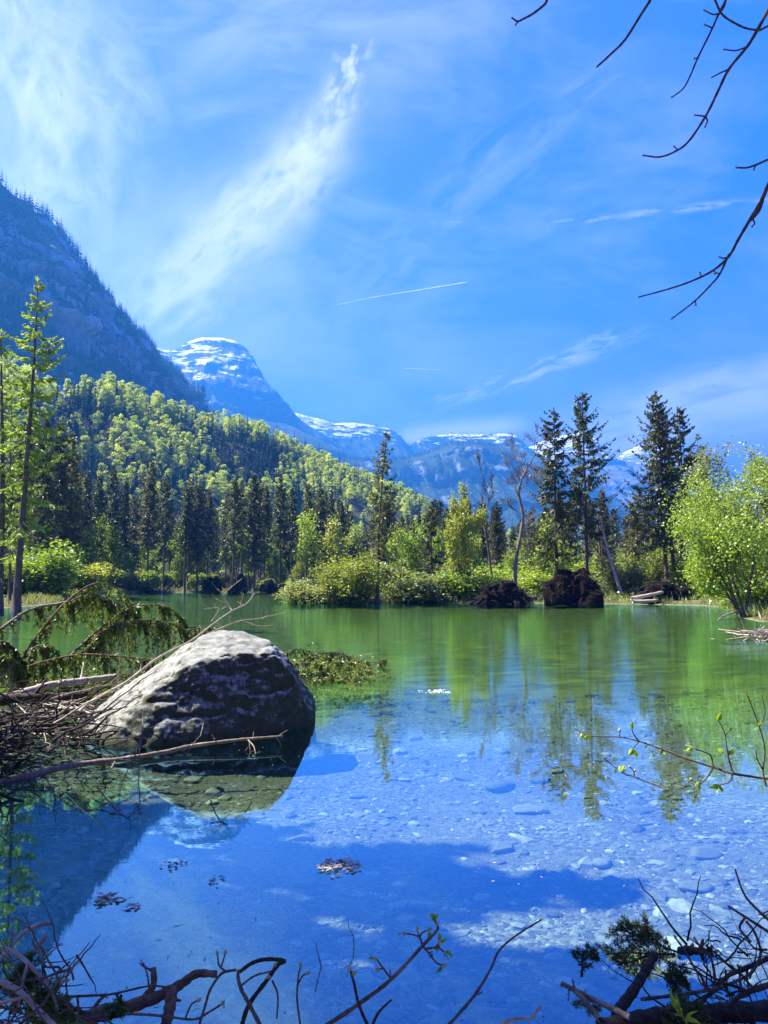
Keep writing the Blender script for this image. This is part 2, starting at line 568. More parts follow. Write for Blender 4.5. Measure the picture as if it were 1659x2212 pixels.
# ------------------------------------------------------------------ water
def f_water(n):
    p = n.pos()
    X, Y, Z = n.sep(p)
    dist = n.m('SQRT', n.m('ADD', n.m('MULTIPLY', X, X), n.m('MULTIPLY', Y, Y)))
    far = n.mr(n.m('ADD', dist, n.m('MULTIPLY', n.m('SUBTRACT', n.noise(n.scale(p, (0.5, 1.0, 1)), 0.16, 3, 0.5), 0.5), 14.0)), 7.0, 24.0)
    wob = n.m('ADD', n.m('MULTIPLY', far, 1.0), 0.05)
    r1 = n.noise(n.scale(p, (1.0, 1.5, 1)), 2.6, 3, 0.55, 0.3)
    r2 = n.noise(n.scale(p, (0.8, 2.2, 1)), 9.0, 2, 0.5, 0.2)
    h = n.m('ADD', n.m('MULTIPLY', r1, 0.0042), n.m('MULTIPLY', r2, 0.0016))
    h = n.m('MULTIPLY', h, wob)
    nb = n.n('ShaderNodeBump', {'Height': h, 'Strength': 1.0, 'Distance': 1.0}).outputs[0]
    fac = n.n('ShaderNodeLayerWeight', {'Blend': 0.5}).outputs['Facing']
    refl = n.ramp(fac, [(0.0, 0.06), (0.4, 0.18), (0.6, 0.34), (0.72, 0.52), (0.85, 0.69), (0.985, 0.90)])
    tr = n.n('ShaderNodeBsdfTransparent', {'Color': (0.70, 0.85, 0.70)}).outputs[0]
    gl = n.n('ShaderNodeBsdfGlossy', {'Color': (0.40, 0.80, 1.0), 'Roughness': 0.0, 'Normal': nb}).outputs[0]
    return n.n('ShaderNodeMixShader', {0: refl, 1: tr, 2: gl}).outputs[0]


M['water'] = mat('clear_pond_water', f_water)
mb = MB()
wx = np.array([-140, -60, -20, 0, 20, 60, 140.0]); wy = np.array([1.5, 12, 30, 60, 110, 210.0])
WX, WY = np.meshgrid(wx, wy)
mb.add(np.stack([WX, WY, np.zeros_like(WX)], -1).reshape(-1, 3), grid_faces(len(wy), len(wx)))
mb.build('pond_water', M['water'], None, kind='structure')


# ------------------------------------------------------------------ mountains
def f_mountain(snowline, snowamt, forest, rock=(0.20, 0.20, 0.20), fs=0.02, sk=0.0011):
    def fn(n):
        p = n.pos()
        X, Y, Z = n.sep(p)
        nrm = n.sep(n.n('ShaderNodeNewGeometry').outputs['Normal'])[2]
        strata = n.noise(n.scale(p, (0.25, 0.25, 1.6)), fs, 7, 0.65, 0.3)
        strata = n.m('ADD', n.m('MULTIPLY', strata, 0.55), n.m('MULTIPLY', n.noise(n.scale(p, (1.5, 1.5, 0.3)), fs * 1.3, 6, 0.7, 0.4), 0.45))
        z1 = n.noise(p, fs * 0.35, 6, 0.6)
        z2 = n.noise(p, fs * 2.2, 5, 0.7)
        c = n.mix(n.ramp(strata, [(0.38, 0), (0.60, 1)]), tuple(x * 0.3 for x in rock), tuple(x * 1.6 for x in rock))
        fo = n.m('ADD', n.m('MULTIPLY', z1, 0.7), n.m('ADD', n.m('MULTIPLY', nrm, 0.35), n.m('MULTIPLY', z2, 0.35)))
        green = n.mix(z2, (0.018, 0.034, 0.014), (0.06, 0.085, 0.03))
        c = n.mix(n.mr(fo, 0.98 - forest, 1.02 - forest), c, green)
        if snowamt > 0:
            sn = n.noise(n.scale(p, (0.6, 0.6, 2.6)), fs * 0.9, 8, 0.72, 0.4)
            sv = n.m('ADD', n.m('MULTIPLY_ADD', sn, 2.0, -0.5), n.m('MULTIPLY', n.m('SUBTRACT', Z, snowline), sk))
            sv = n.m('ADD', sv, n.m('MULTIPLY', n.m('SUBTRACT', nrm, 0.6), 0.12))
            c = n.mix(n.mr(sv, 0.61 - snowamt, 0.63 - snowamt), c, (0.88, 0.89, 0.92))
        hh = n.m('ADD', n.m('MULTIPLY', strata, 1.0), n.m('MULTIPLY', z2, 0.6))
        return princ(n, c, 0.95, n.bump(hh, 0.9, 0.25 / fs), 0.1)
    return fn


def mountain(name, ridge, front, back, material, nu=200, nv=70, amp=30, fsc=0.006, prof=1.0, seed=0, cliff=None, drop=-6, zoom=1.0, butt=0.0, blen=90.0):
    """ridge: list of (u, v, Y); front / back: metres the foot lies before / behind the crest.
    A strip of ground rising from the front foot to the crest and falling behind it."""
    pts = np.array([at(q[0], q[1], q[2] * zoom) for q in ridge])
    cr = spline_lin(pts, nu)
    tan = unit(np.gradient(cr[:, :2], axis=0))
    nor = np.stack([tan[:, 1], -tan[:, 0]], 1)          # towards the viewer for a crest running left to right
    if nor[:, 1].mean() > 0:
        nor = -nor
    for _ in range(30):
        nor[1:-1] = (nor[:-2] + nor[1:-1] * 2 + nor[2:]) / 4
    nor = unit(nor)
    fr = np.interp(np.linspace(0, 1, nu), np.linspace(0, 1, len(front)), front) if isinstance(front, (list, tuple)) else np.full(nu, front)
    t = np.concatenate([np.linspace(-1, 0, nv), np.linspace(0, 1, 16)[1:]])
    P = np.zeros((len(t), nu, 3))
    for k, tv in enumerate(t):
        if tv <= 0:
            s = -tv
            P[k, :, :2] = cr[:, :2] + nor * (fr * s)[:, None]
            g = cliff(s) if cliff else (1 - s) ** prof
            P[k, :, 2] = drop + (cr[:, 2] - drop) * g
        else:
            P[k, :, :2] = cr[:, :2] - nor * back * tv
            P[k, :, 2] = drop + (cr[:, 2] - drop) * (1 - tv) ** 1.2
    fade = np.clip(np.abs(t) * 7, 0.12, 1)[:, None] * np.clip((1 - np.abs(t)) * 8, 0, 1)[:, None]
    q = P * fsc + seed * 13.7
    n1 = fbm(q, 7, 0.6)
    n2 = fbm(q * np.array([1.3, 1.3, 3.0]) + 40, 7, 0.62)
    # gullies that run down the slope
    gul = np.abs(fbm(np.stack([np.broadcast_to(np.linspace(0, nu * 0.14, nu), (len(t), nu)), n1 * 0.8, np.full((len(t), nu), seed * 3.1)], -1), 4)) * 2 - 0.5
    P[:, :, 2] += (n1 * amp + gul * amp * 0.12) * fade
    P[:, :, :2] += (nor[None] * (n2 * amp * 1.1 + gul * amp * 0.18)[..., None]) * fade[..., None]
    if butt:
        # buttresses and rock steps
        al = np.concatenate([[0], np.cumsum(np.linalg.norm(np.diff(cr[:, :2], axis=0), axis=1))])
        A = np.broadcast_to(al, (len(t), nu))
        zz = P[:, :, 2]
        rid = 1 - np.abs(fbm(np.stack([A / blen + n1 * 0.7, zz / blen * 0.35, np.full_like(A, seed * 1.7)], -1), 4, 0.55)) * 2.2
        rid2 = 1 - np.abs(fbm(np.stack([A / blen * 2.7 + n2 * 0.5, zz / blen * 1.2, np.full_like(A, seed * 4.1)], -1), 4, 0.6)) * 2.2
        ph = zz / (blen * 0.62) + n2 * 0.9
        step = (ph - np.floor(ph)); step = np.minimum(step / 0.75, 1) - 0.5
        P[:, :, :2] += nor[None] * ((rid * butt + rid2 * butt * 0.4 - step * butt * 0.42) * fade)[..., None]
        P[:, :, 2] += rid2 * butt * 0.12 * fade
    mb = MB()
    mb.add(P.reshape(-1, 3), grid_faces(len(t), nu))
    o = mb.build(name, material, None, True, kind='structure')
    return P[:nv], nor


def spline_lin(pts, k):
    seg = np.concatenate([[0], np.cumsum(np.linalg.norm(np.diff(pts[:, [0, 2]], axis=0), axis=1))])
    s = np.linspace(0, seg[-1], k)
    return np.stack([np.interp(s, seg, pts[:, c]) for c in range(3)], 1)


M['cliff'] = mat('limestone_cliff_forest', f_mountain(0, 0, 0.33, (0.20, 0.24, 0.31), 0.018))
M['peak'] = mat('snowy_peak', f_mountain(1290, 0.005, 0.2, (0.085, 0.075, 0.08), 0.011, 0.0006))
M['plateau'] = mat('snowy_plateau', f_mountain(1100, 0.03, 0.36, (0.11, 0.09, 0.095), 0.012, 0.0022))
M['midhill'] = mat('forested_mountain', f_mountain(0, 0, 0.27, (0.15, 0.175, 0.20), 0.016))
M['farsnow'] = mat('far_snow_mountain', f_mountain(1230, 0.04, 0.05, (0.15, 0.15, 0.16), 0.009, 0.0011))


def f_hill(n):
    p = n.pos()
    c = n.mix(n.ramp(n.noise(p, 0.05, 6, 0.6), [(0.35, 0), (0.65, 1)]), (0.03, 0.045, 0.015), (0.10, 0.09, 0.05))
    return princ(n, c, 0.95, None, 0.1)


M['hill'] = mat('wooded_hill_floor', f_hill)

# steep dark wall of the valley on the left
LEFT = [(-420, 400, 620), (-200, 380, 690), (-60, 385, 750), (0, 398, 780), (30, 425, 800), (75, 458, 830), (100, 466, 840), (125, 498, 870), (160, 545, 900), (200, 602, 950), (240, 662, 990),
        (290, 712, 1050), (340, 772, 1120), (385, 818, 1180), (430, 868, 1250), (480, 925, 1350), (540, 975, 1450), (640, 1040, 1600)]
clf = lambda s: np.interp(s, [0, 0.06, 0.3, 0.42, 0.6, 0.75, 1.0], [1, 0.90, 0.56, 0.47, 0.27, 0.16, 0.0])
P_left, N_left = mountain('left_mountain', LEFT, 470, 800, M['cliff'], 420, 190, 46, 0.006, 1.0, 1, clf, zoom=1.65, butt=48, blen=150)

PEAK = [(250, 790, 3300), (330, 752, 3350), (372, 760, 3400), (392, 748, 3420), (412, 737, 3440), (440, 731, 3450), (475, 731, 3460), (505, 737, 3470), (530, 751, 3480), (545, 768, 3490), (552, 790, 3500),
        (556, 812, 3510), (575, 828, 3520), (600, 852, 3540), (622, 874, 3560), (634, 893, 3580), (660, 915, 3620), (720, 955, 3700), (800, 1000, 3800), (900, 1060, 3900)]
pk = lambda s: np.interp(s, [0, 0.04, 0.2, 0.3, 0.6, 1.0], [1, 0.93, 0.66, 0.58, 0.28, 0.0])
P_peak, N_peak = mountain('snow_peak', PEAK, 1900, 1500, M['peak'], 300, 100, 75, 0.0028, 1.0, 2, pk, zoom=1.3, butt=90, blen=300)

PLAT = [(540, 905, 4300), (620, 888, 4300), (650, 896, 4300), (690, 906, 4320), (720, 915, 4340), (760, 914, 4350), (800, 918, 4370), (840, 926, 4390), (862, 938, 4400), (876, 956, 4410), (885, 962, 4420), (900, 952, 4440), (925, 945, 4460), (960, 938, 4480),
        (1000, 938, 4500), (1045, 938, 4510), (1090, 937, 4520), (1112, 941, 4530), (1128, 953, 4540), (1142, 968, 4560), (1180, 1000, 4600), (1260, 1050, 4700), (1380, 1110, 4800)]
pl = lambda s: np.interp(s, [0, 0.05, 0.25, 0.5, 1.0], [1, 0.90, 0.66, 0.40, 0.0])
P_plat, N_plat = mountain('snow_plateau', PLAT, 2200, 1700, M['plateau'], 330, 100, 55, 0.0027, 1.0, 3, pl, zoom=1.25, butt=90, blen=330)

MID = [(520, 1010, 2500), (600, 985, 2550), (660, 975, 2600), (720, 985, 2650), (800, 1000, 2700), (880, 990, 2720), (930, 975, 2740), (970, 960, 2750), (1010, 953, 2760), (1050, 960, 2770), (1090, 985, 2790), (1130, 1010, 2800), (1200, 1050, 2850), (1300, 1100, 2900), (1420, 1150, 3000)]
md = lambda s: np.interp(s, [0, 0.1, 0.3, 0.45, 0.7, 1.0], [1, 0.90, 0.55, 0.40, 0.18, 0.0])
P_mid, N_mid = mountain('forested_mountain', MID, 1500, 1200, M['midhill'], 260, 100, 60, 0.0035, 1.0, 4, md, zoom=1.4, butt=80, blen=260)

FARR = [(1040, 1010, 6300), (1110, 975, 6300), (1150, 962, 6300), (1180, 950, 6300), (1210, 943, 6300), (1250, 935, 6300), (1285, 948, 6300), (1312, 985, 6320), (1322, 994, 6330), (1335, 986, 6340), (1350, 975, 6350), (1370, 966, 6360),
        (1410, 955, 6380), (1450, 962, 6400), (1500, 990, 6420), (1560, 1015, 6450), (1680, 1040, 6500), (1850, 1090, 6600)]
P_far, N_far = mountain('far_snow_mountain', FARR, 2700, 1300, M['farsnow'], 240, 80, 80, 0.0022, 1.0, 5, pl, zoom=1.12, butt=120, blen=420)

# wooded lower slope
HILL = [(-420, 690, 400), (-200, 745, 430), (0, 812, 470), (70, 840, 490), (130, 872, 510), (190, 840, 520), (240, 850, 540), (330, 885, 570), (420, 910, 600), (480, 920, 620), (560, 955, 650), (640, 985, 690), (700, 1020, 720), (760, 1043, 750), (800, 1066, 770),
        (860, 1106, 800), (920, 1126, 830), (1000, 1150, 860), (1120, 1190, 920), (1300, 1225, 1000)]
hl = lambda s: np.interp(s, [0, 0.1, 0.5, 1.0], [1, 0.93, 0.5, 0.0])
P_hill, N_hill = mountain('wooded_hill', HILL, [170, 200, 260, 320, 360], 260, M['hill'], 180, 60, 9, 0.02, 1.0, 6, hl, drop=0.5)

# ================================================================== TREE BUILDERS
def spruce_meshes(H, cs, rmax, seed, dens=1.0, needle='needle', bark='bark', droop=1.0, nt=13, tw=0.12, r0=None, gaps=0.0, twl=1.0, lean=0.0, deadn=26, up=0.4):
    """trunk + crown of a conifer of height H, the crown starting at cs*H"""
    r = np.random.default_rng(seed)
    k = 14
    zt = np.linspace(0, 1, k)
    wob = np.stack([np.sin(zt * 3 + seed) * 0.012 * H * zt + lean * H * zt ** 1.6, np.cos(zt * 2.3 + seed) * 0.010 * H * zt, zt * H], 1)
    r0 = r0 or H * 0.0105
    rad = r0 * (1.0 - zt * 0.93) + 0.012
    rad[0] *= 1.5; rad[1] *= 1.08
    tr = MB()
    tubes(tr, wob, rad, 8)
    # dead stubs under the crown
    if deadn:
        hz = r.uniform(0.12, cs + 0.15, deadn) * H
        az = r.uniform(0, 2 * PI, deadn)
        L = r.uniform(0.3, 1.3, deadn) * rmax * 0.6
        o = np.stack([np.cos(az), np.sin(az), -r.uniform(0.1, 0.6, deadn)], 1)
        base = np.stack([np.interp(hz, wob[:, 2], wob[:, 0]), np.interp(hz, wob[:, 2], wob[:, 1]), hz], 1)
        t = np.linspace(0, 1, 4)
        P = base[:, None] + o[:, None] * (L[:, None] * t)[..., None]
        P[:, :, 2] += (L[:, None] * 0.25 * t * t)
        tubes(tr, P, np.linspace(0.018, 0.006, 4)[None] * np.ones((deadn, 1)), 3, cap=False)
    nb = int(H * (1 - cs) * 11 * dens)
    q = (np.arange(nb) + r.random(nb)) / nb
    hz = H * (cs + (1 - cs) * q ** 0.85 * 0.995)
    if gaps > 0:
        keep = (np.sin(hz * 2.1 + seed) + np.sin(hz * 5.3 + seed * 2) + r.normal(0, 0.5, nb)) > (gaps * 3 - 2.4)
        hz = hz[keep]; nb = len(hz)
    f = np.clip((H - hz) / (H * (1 - cs)), 0, 1)
    az = r.random(nb) * 2 * PI
    asym = 1 + 0.22 * np.sin(az * 1.0 + seed) + 0.15 * np.sin(az * 2 + seed * 1.7)
    L = rmax * (0.07 + 0.93 * f ** 0.72) * r.uniform(0.38, 1.2, nb) * asym * (1 - 0.45 * np.clip((f - 0.72) / 0.28, 0, 1) * r.random(nb))
    slope = up - 0.95 * f + r.normal(0, 0.1, nb)
    base = np.stack([np.interp(hz, wob[:, 2], wob[:, 0]), np.interp(hz, wob[:, 2], wob[:, 1]), hz], 1)
    o = np.stack([np.cos(az), np.sin(az), np.zeros(nb)], 1)

    def pt(t):
        return (base[:, None] + o[:, None] * (L[:, None] * t)[..., None]
                + np.array([0, 0, 1.0]) * (L[:, None] * (slope[:, None] * t - droop * 0.62 * f[:, None] * (t - 0.0) * (1 - t) + 0.26 * droop * t ** 3))[..., None])
    t6 = np.broadcast_to(np.linspace(0, 1, 6), (nb, 6))
    crown = MB()
    tubes(crown, pt(t6), (np.linspace(1, 0.2, 6)[None] * (0.006 + L[:, None] * 0.011)), 3, 0.3, 1, cap=False)
    for side in (-1, 1):
        t = np.sort(r.uniform(0.12, 1.0, (nb, nt)), 1)
        use = r.random((nb, nt)) < np.clip(L[:, None] / rmax * 1.8 + 0.25, 0, 1)
        C = pt(t)
        s = np.stack([-o[:, 1], o[:, 0], np.zeros(nb)], 1)[:, None] * side
        ln = (0.22 + 0.36 * (1 - t) * np.clip(L[:, None], 0.4, 2.2)) * r.uniform(0.6, 1.3, (nb, nt)) * twl
        down = np.array([0, 0, -1.0]) * (r.uniform(0.1, 0.9, (nb, nt)) * (0.25 + 0.95 * f[:, None]))[..., None]
        D = s * r.uniform(0.35, 1.0, (nb, nt))[..., None] + o[:, None] * r.uniform(0.25, 0.9, (nb, nt))[..., None] + down
        m = use.ravel()
        tint = np.clip(r.normal(0.45, 0.22, (nb, nt)) + 0.25 * (t - 0.5), 0, 1).ravel()[m]
        Cn = C.reshape(-1, 3)[m]; Dn = D.reshape(-1, 3)[m]; l = ln.ravel()[m]
        leaves(crown, Cn, Dn, rand_unit(r, len(Cn)) + np.array([0, 0, 1.2]), l, tw * r.uniform(0.7, 1.4, len(Cn)), tint)
        leaves(crown, Cn + unit(Dn) * l[:, None] * 0.2, Dn + np.array([0, 0, -0.55]) + rand_unit(r, len(Cn)) * 0.3, rand_unit(r, len(Cn)), l * 0.75, tw * r.uniform(0.6, 1.2, len(Cn)), tint * 0.85)
    # leader
    top = wob[-1]
    a = r.random(24) * 2 * PI
    C = top + np.stack([np.zeros(24), np.zeros(24), -r.uniform(-0.1, 0.035 * H, 24)], 1)
    leaves(crown, C, np.stack([np.cos(a), np.sin(a), np.full(24, 1.3)], 1), rand_unit(r, 24), 0.3 * rmax / 2.4, tw * 0.8, 0.5)
    return tr.mesh('trunk', M[bark], True), crown.mesh('crown', [M[needle], M[bark]])


def grow(r, base, d, L, rad, lvl, maxl, out, wig=0.18, nch=(4, 6), spread=0.75, upb=0.15, ratio=0.62, start=0.3):
    k = 6
    p = [np.array(base, dtype=float)]
    d = unit(np.array(d, dtype=float))
    for i in range(k - 1):
        d = unit(d + r.normal(0, wig, 3) * (0.5 if lvl == 0 else 1) + np.array([0, 0, upb]))
        p.append(p[-1] + d * L / (k - 1))
    p = np.array(p)
    tip = 0.28 if lvl < maxl else 0.3
    rr = rad * np.linspace(1, tip, k)
    out.append((lvl, p, rr))
    if lvl >= maxl:
        return
    nc = r.integers(nch[0], nch[1] + 1)
    for c in range(nc):
        t = start + (1 - start) * (c + r.random()) / nc if c < nc - 1 else 1.0
        x = t * (k - 1)
        i = min(int(x), k - 2)
        b = p[i] + (p[i + 1] - p[i]) * (x - i)
        td = unit(p[i + 1] - p[i])
        side = unit(np.cross(td, rand_unit(r, 1)[0]))
        a = spread * r.uniform(0.6, 1.25) * (0.5 if c == nc - 1 else 1)
        nd = td * math.cos(a) + side * math.sin(a)
        grow(r, b, nd, L * ratio * r.uniform(0.7, 1.2) * (1.15 - 0.4 * t), np.interp(t, [0, 1], [rr[0], rr[-1]]) * r.uniform(0.55, 0.8), lvl + 1, maxl, out, wig, nch, spread, upb, ratio, start)


def broadleaf_meshes(H, seed, levels=3, nleaf=9, lsize=0.16, leaf='leaf', bark='bark', stems=1, spread=0.75, nch=(4, 6), trunk=0.5, rad=None, ratio=0.62, up=0.12, jit=0.22, stemspread=0.5, wig=0.18, leafy=1.0, lo=0.0, start=0.3, thick=0.011, minr=0.004, lenvar=(0.8, 1.15)):
    r = np.random.default_rng(seed)
    out = []
    for s in range(stems):
        a = r.random() * 2 * PI
        d = np.array([math.cos(a) * stemspread, math.sin(a) * stemspread, 1.0]) if stems > 1 else np.array([r.normal(0, 0.05), r.normal(0, 0.05), 1])
        b = np.array([math.cos(a) * 0.12 * H * 0.2, math.sin(a) * 0.12 * H * 0.2, -0.05]) if stems > 1 else np.array([0, 0, -0.05])
        grow(r, b, d, H * trunk * r.uniform(*lenvar), rad or H * thick, 0, levels, out, wig, nch, spread, up, ratio, start)
    wood = MB()
    for lv in range(levels + 1):
        P = np.array([p for l, p, q in out if l == lv])
        if not len(P):
            continue
        Q = np.array([q for l, p, q in out if l == lv])
        tubes(wood, P, np.maximum(Q, minr), (8, 5, 4, 3, 3)[min(lv, 4)], 0.5, 0, cap=lv < 2)
    me_w = wood.mesh('trunk', M[bark], True)
    if not nleaf:
        return me_w, None
    crown = MB()
    for lv, share in ((levels, 1.0), (levels - 1, 0.5)):
        P = np.array([p for l, p, q in out if l == lv])
        if not len(P):
            continue
        m = len(P)
        kk = max(1, int(nleaf * share))
        t = r.uniform(0.15, 1.0, (m, kk)) * 5
        i = np.minimum(t.astype(int), 4)
        rows = np.arange(m)[:, None]
        C = P[rows, i] + (P[rows, i + 1] - P[rows, i]) * (t - i)[..., None]
        C = C.reshape(-1, 3) + r.normal(0, jit, (m * kk, 3))
        clump = np.repeat(r.random(m), kk)
        keep = (r.random(m * kk) < leafy) & (C[:, 2] > lo * H)
        C = C[keep]; clump = clump[keep]
        D = rand_unit(r, len(C)) + np.array([0, 0, -0.25])
        leaves(crown, C, D, rand_unit(r, len(C)) + np.array([-0.3, 0.1, 0.8]), lsize * r.uniform(0.6, 1.3, len(C)), lsize * 0.75 * r.uniform(0.7, 1.2, len(C)), np.clip(clump * 0.8 + r.normal(0.05, 0.2, len(C)), 0, 1), 0, 0.1)
    return me_w, crown.mesh('crown', M[leaf])


def plant(name, meshes, label, cat, loc, rotz=0.0, group=None, scale=1.0, parts=('trunk', 'crown')):
    sc = (scale,) * 3 if np.isscalar(scale) else scale
    t = thing(name, label, cat, loc, rotz, group, sc)
    for pn, me in zip(parts, meshes):
        if me is not None:
            link(pn, me, t)
    return t


def base_at(u, Y, dz=-0.05):
    x = (u - CX) / F * Y / math.cos(PITCH) * 1.0
    # the picture is pitched: refine so that the foot, on the ground, shows at u
    for _ in range(3):
        z = gz1(x, Y)
        depth = Y * math.cos(PITCH) + (z - CAMH) * math.sin(PITCH)
        x = (u - CX) / F * depth
    return (x, Y, gz1(x, Y) + dz)


def height_to(u, v, Y, z0):
    return at(u, v, Y)[2] - z0


rng = np.random.default_rng(11)

# ------------------------------------------------------------------ the far shore's landmark trees
def own_spruce(ub, Y, ut, vt, cs, rmax, seed, label, **kw):
    b = base_at(ub, Y)
    H = height_to(ut, vt, Y, b[2])
    lean = (at(ut, vt, Y)[0] - b[0]) / H
    return plant('spruce_tree', spruce_meshes(H, cs, rmax, seed, lean=lean, **kw), label, 'tree', b, 0)


own_spruce(815, 76, 838, 934, 0.30, 3.0, 3, 'tall thin lone spruce with ragged crown rising behind the yellow-green willow bush', dens=0.62, gaps=0.30, nt=12, needle='needle_olive', tw=0.13)
own_spruce(1205, 82, 1193, 888, 0.22, 4.7, 5, 'dense spruce standing right behind the big dark upturned root plate', dens=0.9, nt=15, needle='needle_olive', tw=0.16)
own_spruce(1268, 84, 1262, 853, 0.30, 4.6, 8, 'tall open-crowned spruce just right of the big root plate', dens=0.8, gaps=0.08, nt=16, tw=0.16, up=0.6)
own_spruce(1442, 80, 1413, 852, 0.26, 4.8, 12, 'tallest dense spruce on the right, left stem of a close pair', dens=0.95, nt=15, tw=0.16, needle='needle_olive')
own_spruce(1458, 81, 1428, 878, 0.32, 3.4, 16, 'spruce stem hugging the tallest right-hand spruce, its close partner', dens=0.8, nt=14, tw=0.15)
own_spruce(1477, 84, 1466, 884, 0.30, 3.9, 19, 'spruce right of the close pair, crown top just lower than theirs', dens=0.85, gaps=0.05, nt=15, tw=0.16)
own_spruce(1518, 92, 1510, 943, 0.42, 3.8, 21, 'thin spruce with sparse top behind the big bright green tree', dens=0.5, gaps=0.25, nt=12, tw=0.14)
own_spruce(1378, 98, 1375, 1050, 0.35, 3.2, 23, 'shorter olive spruce left of the tallest right-hand pair', dens=0.75, nt=13, tw=0.15, needle='needle_olive')
own_spruce(1246, 96, 1243, 1030, 0.35, 2.6, 25, 'slim spruce half hidden between the two tall spruces by the root plate', dens=0.6, nt=12, tw=0.15)
own_spruce(1672, 70, 1668, 1005, 0.10, 4.2, 27, 'dark spruce cut by the right edge of the picture', dens=1.0, nt=14, tw=0.17)
own_spruce(935, 88, 930, 1095, 0.25, 2.8, 29, 'dark thin spruce standing left of the tall yellow-green tree', dens=0.8, nt=13, tw=0.15)

# larches on the left
def own_larch(ub, Y, ut, vt, cs, rmax, seed, label, **kw):
    b = base_at(ub, Y)
    H = height_to(ut, vt, Y, b[2])
    lean = (at(ut, vt, Y)[0] - b[0]) / H
    return plant('larch_tree', spruce_meshes(H, cs, rmax, seed, lean=lean, needle='larch', **kw), label, 'tree', b, 0)


own_larch(34, 52, 78, 612, 0.22, 4.0, 31, 'tall leaning larch with fresh bright green needles on the left', dens=0.5, gaps=0.30, nt=20, tw=0.13, twl=0.8, droop=0.9, r0=0.27, up=0.35)
own_larch(-4, 55, 12, 720, 0.30, 3.2, 33, 'second larch trunk cut by the left edge of the picture', dens=0.6, gaps=0.25, nt=13, tw=0.13, twl=0.75, r0=0.28)

own_larch(20, 62, 22, 850, 0.25, 2.6, 35, 'thin low larch between the two tall ones on the left, almost leafless', dens=0.4, gaps=0.4, nt=9, tw=0.11, twl=0.75, r0=0.12)
own_spruce(90, 92, 96, 905, 0.28, 3.2, 36, 'dark spruce just right of the tall leaning larch', dens=0.9, nt=13, tw=0.17)
own_spruce(150, 118, 152, 935, 0.30, 3.4, 37, 'spruce with thin top on the left bank, second to the right of the larch', dens=0.8, nt=12, tw=0.18, needle='needle_olive')

# bare and broadleaved landmark trees
def own_broad(ub, Y, vt, seed, label, name='broadleaf_tree', xy=1.0, **kw):
    b = base_at(ub, Y)
    H = height_to(ub, vt, Y, b[2])
    ms = broadleaf_meshes(H, seed, **kw)
    zt = max(max(v.co.z for v in me.vertices) for me in ms if me)
    return plant(name, ms, label, 'tree', b, 0, None, (xy, xy, H / zt))


own_broad(1066, 84, 975, 41, 'bare leafless tree with fine twigs, left one of two bare trees', 'bare_tree', nleaf=0, levels=4, nch=(4, 6), spread=0.5, ratio=0.5, up=0.2, trunk=0.62, bark='bark', start=0.4, thick=0.010, wig=0.12, minr=0.016)


def crooked_tree():
    b = np.array(base_at(1115, 78))
    H = height_to(1150, 960, 78, b[2])
    out = []
    r = np.random.default_rng(44)
    main = np.array([at(u, v, 78) for u, v in [(1113, 1268), (1113, 1230), (1118, 1190), (1126, 1150), (1130, 1115), (1124, 1085), (1120, 1060), (1128, 1035), (1138, 1012)]])
    main[0, 2] = b[2]
    P = spline(main, 30) - b
    wd = MB()
    tubes(wd, P, np.linspace(0.24, 0.11, 30) * (1 + 0.12 * np.sin(np.arange(30) * 1.7)), 9)
    for (i, d, L, rr) in [(29, (0.35, 0.1, 1), 3.6, 0.09), (28, (-0.5, 0.2, 1), 3.2, 0.08), (22, (0.9, 0.2, 0.7), 2.6, 0.06), (19, (-0.9, -0.3, 0.8), 2.6, 0.06), (25, (0.8, -0.6, 0.8), 2.6, 0.06),
                          (15, (-0.8, 0.5, 0.4), 2.0, 0.06), (12, (0.8, 0.1, 0.5), 1.8, 0.06), (26, (-0.9, -0.2, 0.6), 2.4, 0.055), (20, (0.9, 0.5, 0.9), 2.4, 0.055)]:
        grow(r, P[i], d, L, rr, 1, 4, out, 0.22, (4, 6), 0.6, 0.1, 0.58, 0.3)
    for lv in range(1, 5):
        A = np.array([p for l, p, q in out if l == lv]); Q = np.array([q for l, p, q in out if l == lv])
        tubes(wd, A, np.maximum(Q, 0.017), 4 if lv < 3 else 3, cap=False)
    t = plant('bare_tree', (wd.mesh('trunk', M['palebark'], True),), 'crooked bare tree with pale mottled trunk, right one of two bare trees', 'tree', b)
    return t


crooked_tree()
own_broad(1306, 88, 1035, 47, 'dead grey snag with few broken branches behind the leaning trunk', 'bare_tree', minr=0.015, nleaf=0, levels=3, nch=(3, 4), spread=0.7, ratio=0.42, trunk=0.75, bark='palebark', start=0.35, thick=0.011)

mb = MB()
tubes(mb, spline([at(1297, 1120, 83), at(1312, 1185, 81), at(1330, 1245, 80), at(1345, 1288, 79)], 14), np.linspace(0.10, 0.21, 14), 8)
mb.build('leaning_trunk', M['palewood'], None, True, label='pale dead trunk leaning to the left between the spruces', cat='dead tree')
own_broad(990, 78, 1035, 51, 'tall yellow-green broadleaved tree on the far bank left of the bare trees', leaf='leaf_yellow', levels=3, nch=(5, 7), stems=4, stemspread=0.16, trunk=0.62, spread=0.7, ratio=0.42, nleaf=6, lsize=0.36, jit=0.3, thick=0.009, lo=0.15, xy=0.66, start=0.22)
own_broad(1178, 84, 1172, 53, 'low bright green maple sapling beside the left root plate', leaf='leaf', levels=2, stems=3, stemspread=0.6, trunk=0.6, nleaf=24, lsize=0.28, jit=0.35)
own_broad(865, 76, 1150, 54, 'half bare slender alder beside the lone ragged spruce', 'bare_tree', leaf='leaf_yellow', levels=3, nch=(3, 5), stems=1, trunk=0.7, nleaf=2, lsize=0.25, ratio=0.45, start=0.35)

